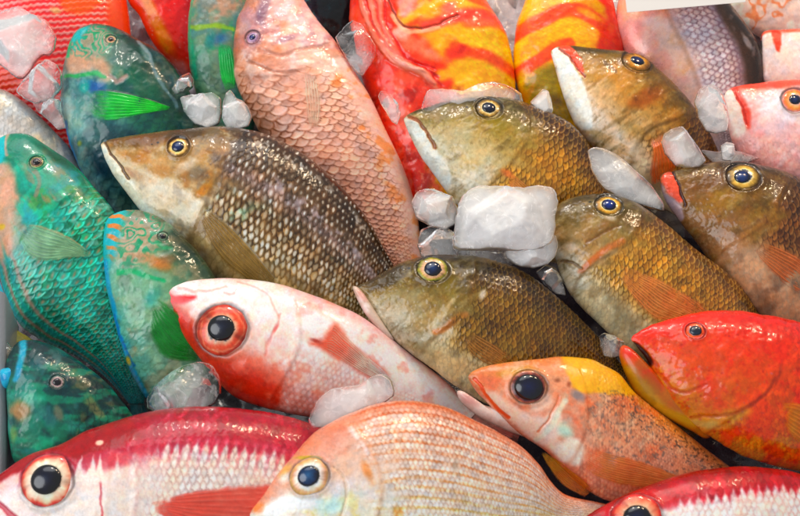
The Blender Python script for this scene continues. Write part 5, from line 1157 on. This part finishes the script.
# ================================================================== ICE
def ice(label, pts, z, mat=ICE_MID, th=.012, power=4, lump=.10, seed=0, facets=1.0, lean=20, side=0):
    pts = np.array(pts, float); c = pts.mean(0)
    pl = Plane(c[0], c[1], z, lean, side)
    o = make_pillow('ice_chunk', pl, pts, th, None, mat, power, lump=lump, seed=seed, facets=facets)
    o.location = Vector(pl.o)
    tag(o, label, 'ice', 'lumps of melting ice')
    return o
ICES = [
 ('big lump of cloudy ice in the top left corner on the red fish', [(-14, 40), (-10, 20), (0, 14), (10, 10), (17, 7.5), (27, 11), (37, 17), (48, 21), (57, 38), (55, 50), (50, 56), (42, 55), (36, 62), (30, 72), (24, 79), (17, 79), (9, 72), (0, 65), (-12, 56)], .055, ICE_MID, .020, 4),
 ('pinkish clear ice lump just under the big corner lump', [(47, 59), (57, 64), (62, 74), (62, 88), (52, 99), (36, 104), (24, 99), (16, 92), (24, 80), (34, 70)], .045, ICE_CLEAR, .014, 4),
 ('clear pink sliver of ice left of the dark teal parrotfish', [(32, 102), (50, 99), (61, 96), (62, 112), (66, 128), (58, 130), (48, 120), (38, 112)], .03, ICE_CLEAR, .010, 4),
 ('small clear ice chip on the shoulder of the dark teal parrotfish', [(172, 90), (176, 82), (182, 76), (190, 73), (194, 80), (193, 87), (184, 93), (176, 94)], .05, ICE_CLEAR, .010, 3),
 ('grey-white ice lump between the dark teal parrotfish and the dotted fish', [(180, 98), (192, 95), (202, 94), (214, 93), (221, 99), (222, 112), (219, 124), (208, 129), (194, 124), (184, 112)], .05, ICE_MID, .014, 4),
 ('grey-white pointed ice lump below a green fin, touching the pink fish', [(222, 118), (223, 104), (226, 93), (231, 90), (237, 99), (243, 101), (249, 107), (252, 117), (249, 126), (238, 130), (226, 128)], .055, ICE_MID, .012, 3.5),
 ('flat pinkish clear piece of ice between the pink fish and the banded fish throat', [(335, 38), (343, 28), (352, 20), (362, 24), (376, 46), (376, 55), (371, 64), (363, 76), (356, 72), (349, 62), (341, 50)], .05, ICE_CLEAR, .006, 6),
 ('thin whitish ice splinter lying on the red flank of the banded fish', [(378, 96), (381, 91), (386, 91), (392, 97), (399, 104), (401, 114), (397, 125), (392, 122), (386, 112), (381, 104)], .06, ICE_MID, .007, 3),
 ('flat pale pink slab of ice under the chin of the red banded fish', [(421, 112), (423, 98), (427, 90), (440, 89), (450, 90), (462, 92), (478, 84), (494, 82), (510, 86), (522, 93), (524, 104), (500, 112), (460, 116)], .052, ICE_MID, .009, 5),
 ('small pale cone of ice between the two banded fish', [(530, 102), (536, 96), (543, 89), (548, 91), (551, 99), (553, 110), (550, 118), (538, 116)], .05, ICE_WHITE, .009, 3),
 ('large squared block of milky ice in the centre of the display', [(455, 224), (457, 208), (461, 197), (468, 190), (478, 186), (500, 186.5), (525, 188), (540, 185.5), (551, 187), (557, 193), (558.5, 203), (556, 217), (555, 231), (553, 243), (540, 250), (520, 252), (495, 251), (472, 250.5), (455, 250), (452, 246), (453, 236)], .085, ICE_WHITE, .024, 7),
 ('rounded milky ice lump under the right end of the big block', [(548, 230), (556, 236), (558.5, 246), (556, 256), (548, 264), (534, 268), (518, 266), (507, 259), (504, 250), (514, 242), (532, 234)], .066, ICE_WHITE, .014, 4),
 ('frosty lump of ice at the left of the big block, above the pinkish one', [(411, 203), (416, 193), (424, 189), (434, 189), (443, 193), (454, 198), (458, 210), (456, 224), (446, 230), (430, 226), (416, 218)], .056, ICE_MID, .016, 4),
 ('pinkish clear ice lump below the frosty one, touching the dark olive head', [(420, 230), (432, 225), (446, 226), (455, 234), (460, 248), (456, 258), (440, 260), (422, 258), (417, 246)], .045, ICE_CLEAR, .014, 4),
 ('low pinkish ice slab between the big block and the back of the olive fish', [(452, 244), (480, 244), (506, 250), (516, 258), (512, 268), (490, 266), (462, 260)], .04, ICE_CLEAR, .010, 4),
 ('pinkish ice lump in the gap between the dark olive fish and the orange-finned fish', [(536, 272), (546, 264), (556, 268), (562, 280), (566, 296), (556, 294), (544, 284)], .03, ICE_CLEAR, .010, 4),
 ('long grey-white slab of ice left of the pink-lipped fish', [(587, 150), (592, 146.5), (602, 148), (616, 154), (637, 173), (652, 186), (664, 204), (664, 212), (650, 208), (634, 203), (616, 198), (602, 188), (592, 172)], .062, ICE_MID, .011, 5),
 ('upright pale slab of ice above the pink lips, right of the orange belly fin', [(661, 142), (664, 133), (671, 129), (682, 126), (690, 136), (700, 150), (706, 161), (700, 167), (686, 168), (674, 165), (665, 154)], .06, ICE_MID, .010, 5),
 ('rounded pinkish ice piece between the white-jawed fish and the silver pink fish', [(694, 103), (697, 92), (703, 86), (712, 84), (721, 90), (726, 104), (729, 120), (727, 131), (717, 134), (706, 131), (698, 118)], .06, ICE_MID, .010, 5),
 ('tiny pale chip of ice above the forehead of the pink-lipped fish', [(720, 146), (726, 142), (734, 144), (735, 152), (731, 161), (722, 160)], .045, ICE_WHITE, .008, 3),
 ('clear grey ice lump on the belly of the sage green parrotfish', [(146, 408), (148, 396), (155, 386), (168, 374), (184, 365), (200, 361), (212, 364), (220, 376), (222, 390), (216, 403), (200, 412), (180, 416), (160, 415)], .052, ICE_CLEAR, .018, 3),
 ('pale pink ridge of ice between the red-snouted fish and the striped bream', [(308, 421), (312, 410), (318, 399), (330, 389), (345, 386), (360, 384), (376, 374), (386, 374), (393, 382), (395, 395), (380, 406), (360, 414), (344, 420), (326, 428), (312, 428)], .082, ICE_MID, .012, 4),
 ('clear pointed chip of ice in front of the open mouth of the red grouper', [(599, 336), (604, 332.5), (613, 335), (624, 341), (626, 348), (621, 355), (612, 358), (604, 356), (600, 347)], .05, ICE_CLEAR, .009, 4),
 ('lump of clear ice at the left edge, above the olive tail', [(-14, 318), (-8, 302), (2, 304), (8, 314), (9, 326), (0, 332), (-10, 330)], .045, ICE_CLEAR, .012, 4),
 ('flat clear ice piece lying on the olive tail at the left edge', [(-12, 348), (-4, 338), (6, 340), (14, 350), (16, 360), (6, 366), (-8, 364)], .05, ICE_MID, .008, 4),
 ('wedge of clear ice between the pink red-eyed fish and the forehead below it', [(700, 150), (716, 152), (740, 152), (760, 158), (740, 166), (715, 166)], .025, ICE_MID, .008, 4),
]
for k, (lb, pts, z, mat, th, pw) in enumerate(ICES): ice(lb, pts, z, mat, th, pw, seed=k + 3)

# ================================================================== PRICE CARD, TRAY, BED
cp = Plane(684, 0, .085, 26, 2)
q = np.array([(618, -60), (742, -66), (745.5, 2), (627, 12.5)], float)
b4 = cp.at(q[:, 0], q[:, 1]); Vv = np.vstack([b4 + cp.n * .0006, b4 - cp.n * .0006])
F = np.array([[0, 3, 2, 1], [4, 5, 6, 7], [0, 1, 5, 4], [1, 2, 6, 5], [2, 3, 7, 6], [3, 0, 4, 7]])
m_card, nt, b_ = plain('laminated_card', '#e9e7e4', .3, .4)
card = raw_mesh('price_card', Vv, F, None, m_card); card.location = Vector(cp.o)
card.data.polygons.foreach_set('use_smooth', np.zeros(6, bool))
tag(card, 'blank white card edge at the top, lying over the silver pink fish', 'card')

tp = Plane(0, 425, .02, 20)
m_tray, nt, b_ = plain('grey_plastic', '#8f959c', .35, .3)
tn = N(nt, 'ShaderNodeTexNoise', Scale=60.0, Detail=4.0); tb = N(nt, 'ShaderNodeBump', Strength=.2, Distance=.002)
nt.links.new(tn.outputs['Fac'], tb.inputs['Height']); nt.links.new(tb.outputs['Normal'], b_.inputs['Normal'])
def rim_bm():
    pr = [(-.045, -.06), (-.012, .012), (-.004, .02), (.003, .02), (.008, .014), (.004, -.06)]     # cross section of the rim
    vs = []
    ends = [tp.at(np.array([1.0]), np.array([300.0]))[0], tp.at(np.array([2.0]), np.array([560.0]))[0]]
    for e in ends:
        for a, c in pr: vs.append(e + np.array([a, 0, c]))
    n = len(pr); Fq = [[i, (i + 1) % n, n + (i + 1) % n, n + i] for i in range(n)]
    return np.array(vs), np.array(Fq)
vs, Fq = rim_bm()
tray = raw_mesh('tray', vs, Fq, None, m_tray); tray.location = Vector(tp.o)
bev = tray.modifiers.new('bevel', 'BEVEL'); bev.width = .002; bev.segments = 2
tag(tray, 'grey plastic rim of the display tray at the left edge', 'tray')

n = 330
gx, gy = np.meshgrid(np.linspace(-.85, .85, n), np.linspace(-.75, 1.0, n), indexing='ij')
X, Y = gx.ravel() * 1000, gy.ravel() * 1000
def crush(X, Y, size, seed):
    ix, iy = np.floor(X / size), np.floor(Y / size); best = np.full(X.shape, 9.); val = np.zeros(X.shape)
    for a in (-1, 0, 1):
        for c in (-1, 0, 1):
            jx, jy = ix + a, iy + c
            px = (jx + _h(jx, jy, seed)) * size; py = (jy + _h(jx, jy, seed + 1)) * size
            dx, dy = (X - px) / size, (Y - py) / size
            d = np.hypot(dx, dy); tl = _h(jx, jy, seed + 2) + dx * (_h(jx, jy, seed + 3) - .5) * 1.4 + dy * (_h(jx, jy, seed + 4) - .5) * 1.4
            val = np.where(d < best, tl, val); best = np.minimum(best, d)
    return val - best * .4
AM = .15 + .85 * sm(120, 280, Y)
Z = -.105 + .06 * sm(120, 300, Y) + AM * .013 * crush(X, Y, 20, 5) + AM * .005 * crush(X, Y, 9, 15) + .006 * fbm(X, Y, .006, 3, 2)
mt = sm(150, 260, Y)[:, None]       # loose ice at the back, front colour darkened to paint deep shade between fish
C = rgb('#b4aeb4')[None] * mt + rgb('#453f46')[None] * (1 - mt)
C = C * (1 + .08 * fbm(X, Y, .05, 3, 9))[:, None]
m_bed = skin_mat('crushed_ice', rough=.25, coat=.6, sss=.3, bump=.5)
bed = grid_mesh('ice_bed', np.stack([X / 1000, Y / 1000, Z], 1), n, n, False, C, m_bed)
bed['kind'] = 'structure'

# ================================================================== LIGHT
w = bpy.data.worlds.new('World'); scene.world = w; w.use_nodes = True
bg = w.node_tree.nodes['Background']; bg.inputs['Color'].default_value = (.93, .96, 1, 1); bg.inputs['Strength'].default_value = .40

def area(name, loc, target, sx, sy, power, col):
    l = bpy.data.lights.new(name, 'AREA'); l.shape = 'ELLIPSE'; l.size = sx; l.size_y = sy; l.energy = power; l.color = col
    o = bpy.data.objects.new(name, l); COL.objects.link(o); o.location = loc
    o.rotation_euler = (Vector(target) - Vector(loc)).to_track_quat('-Z', 'Y').to_euler(); return o
def bulb(name, loc, power, r, col):
    l = bpy.data.lights.new(name, 'POINT'); l.energy = power; l.shadow_soft_size = r; l.color = col
    o = bpy.data.objects.new(name, l); COL.objects.link(o); o.location = loc; return o
area('market_skylight', (-.7, 1.5, 1.9), (0, 0, 0), 2.2, 1.4, 15, (.97, .99, 1.0))
area('left_fill_lamp', (-1.9, -.5, 1.6), (0, 0, 0), 1.6, 1.6, 22, (.95, .98, 1.0))  # added fill lamp on the left, brightens flanks without veiling them
bulb('hanging_bulb', (.22, 1.02, 1.15), 21, .075, (1.0, .74, .48))
bulb('hanging_bulb', (.72, .95, 1.15), 19, .075, (1.0, .74, .48))
bulb('hanging_bulb', (-.42, 1.05, 1.2), 13, .07, (1.0, .90, .78))  # extra bulb added for small glints on the left-hand fish

# ================================================================== CAMERA
cam = bpy.data.cameras.new('Camera'); co = bpy.data.objects.new('Camera', cam); COL.objects.link(co)
co.location = Vector(CAM); co.rotation_euler = (Vector((0, 0, 0)) - Vector(CAM)).to_track_quat('-Z', 'Y').to_euler()
cam.sensor_width = 36; cam.lens = 36 * DIST / WF; cam.clip_end = 100; cam.clip_start = .05
cam.dof.use_dof = True; cam.dof.focus_distance = 1.46; cam.dof.aperture_fstop = 7.0
scene.camera = co
vs_ = scene.view_settings; vs_.view_transform = 'Standard'; vs_.look = 'None'; vs_.exposure = .24; vs_.gamma = 1
scene.cycles.max_bounces = 10; scene.cycles.transmission_bounces = 8; scene.cycles.volume_bounces = 5
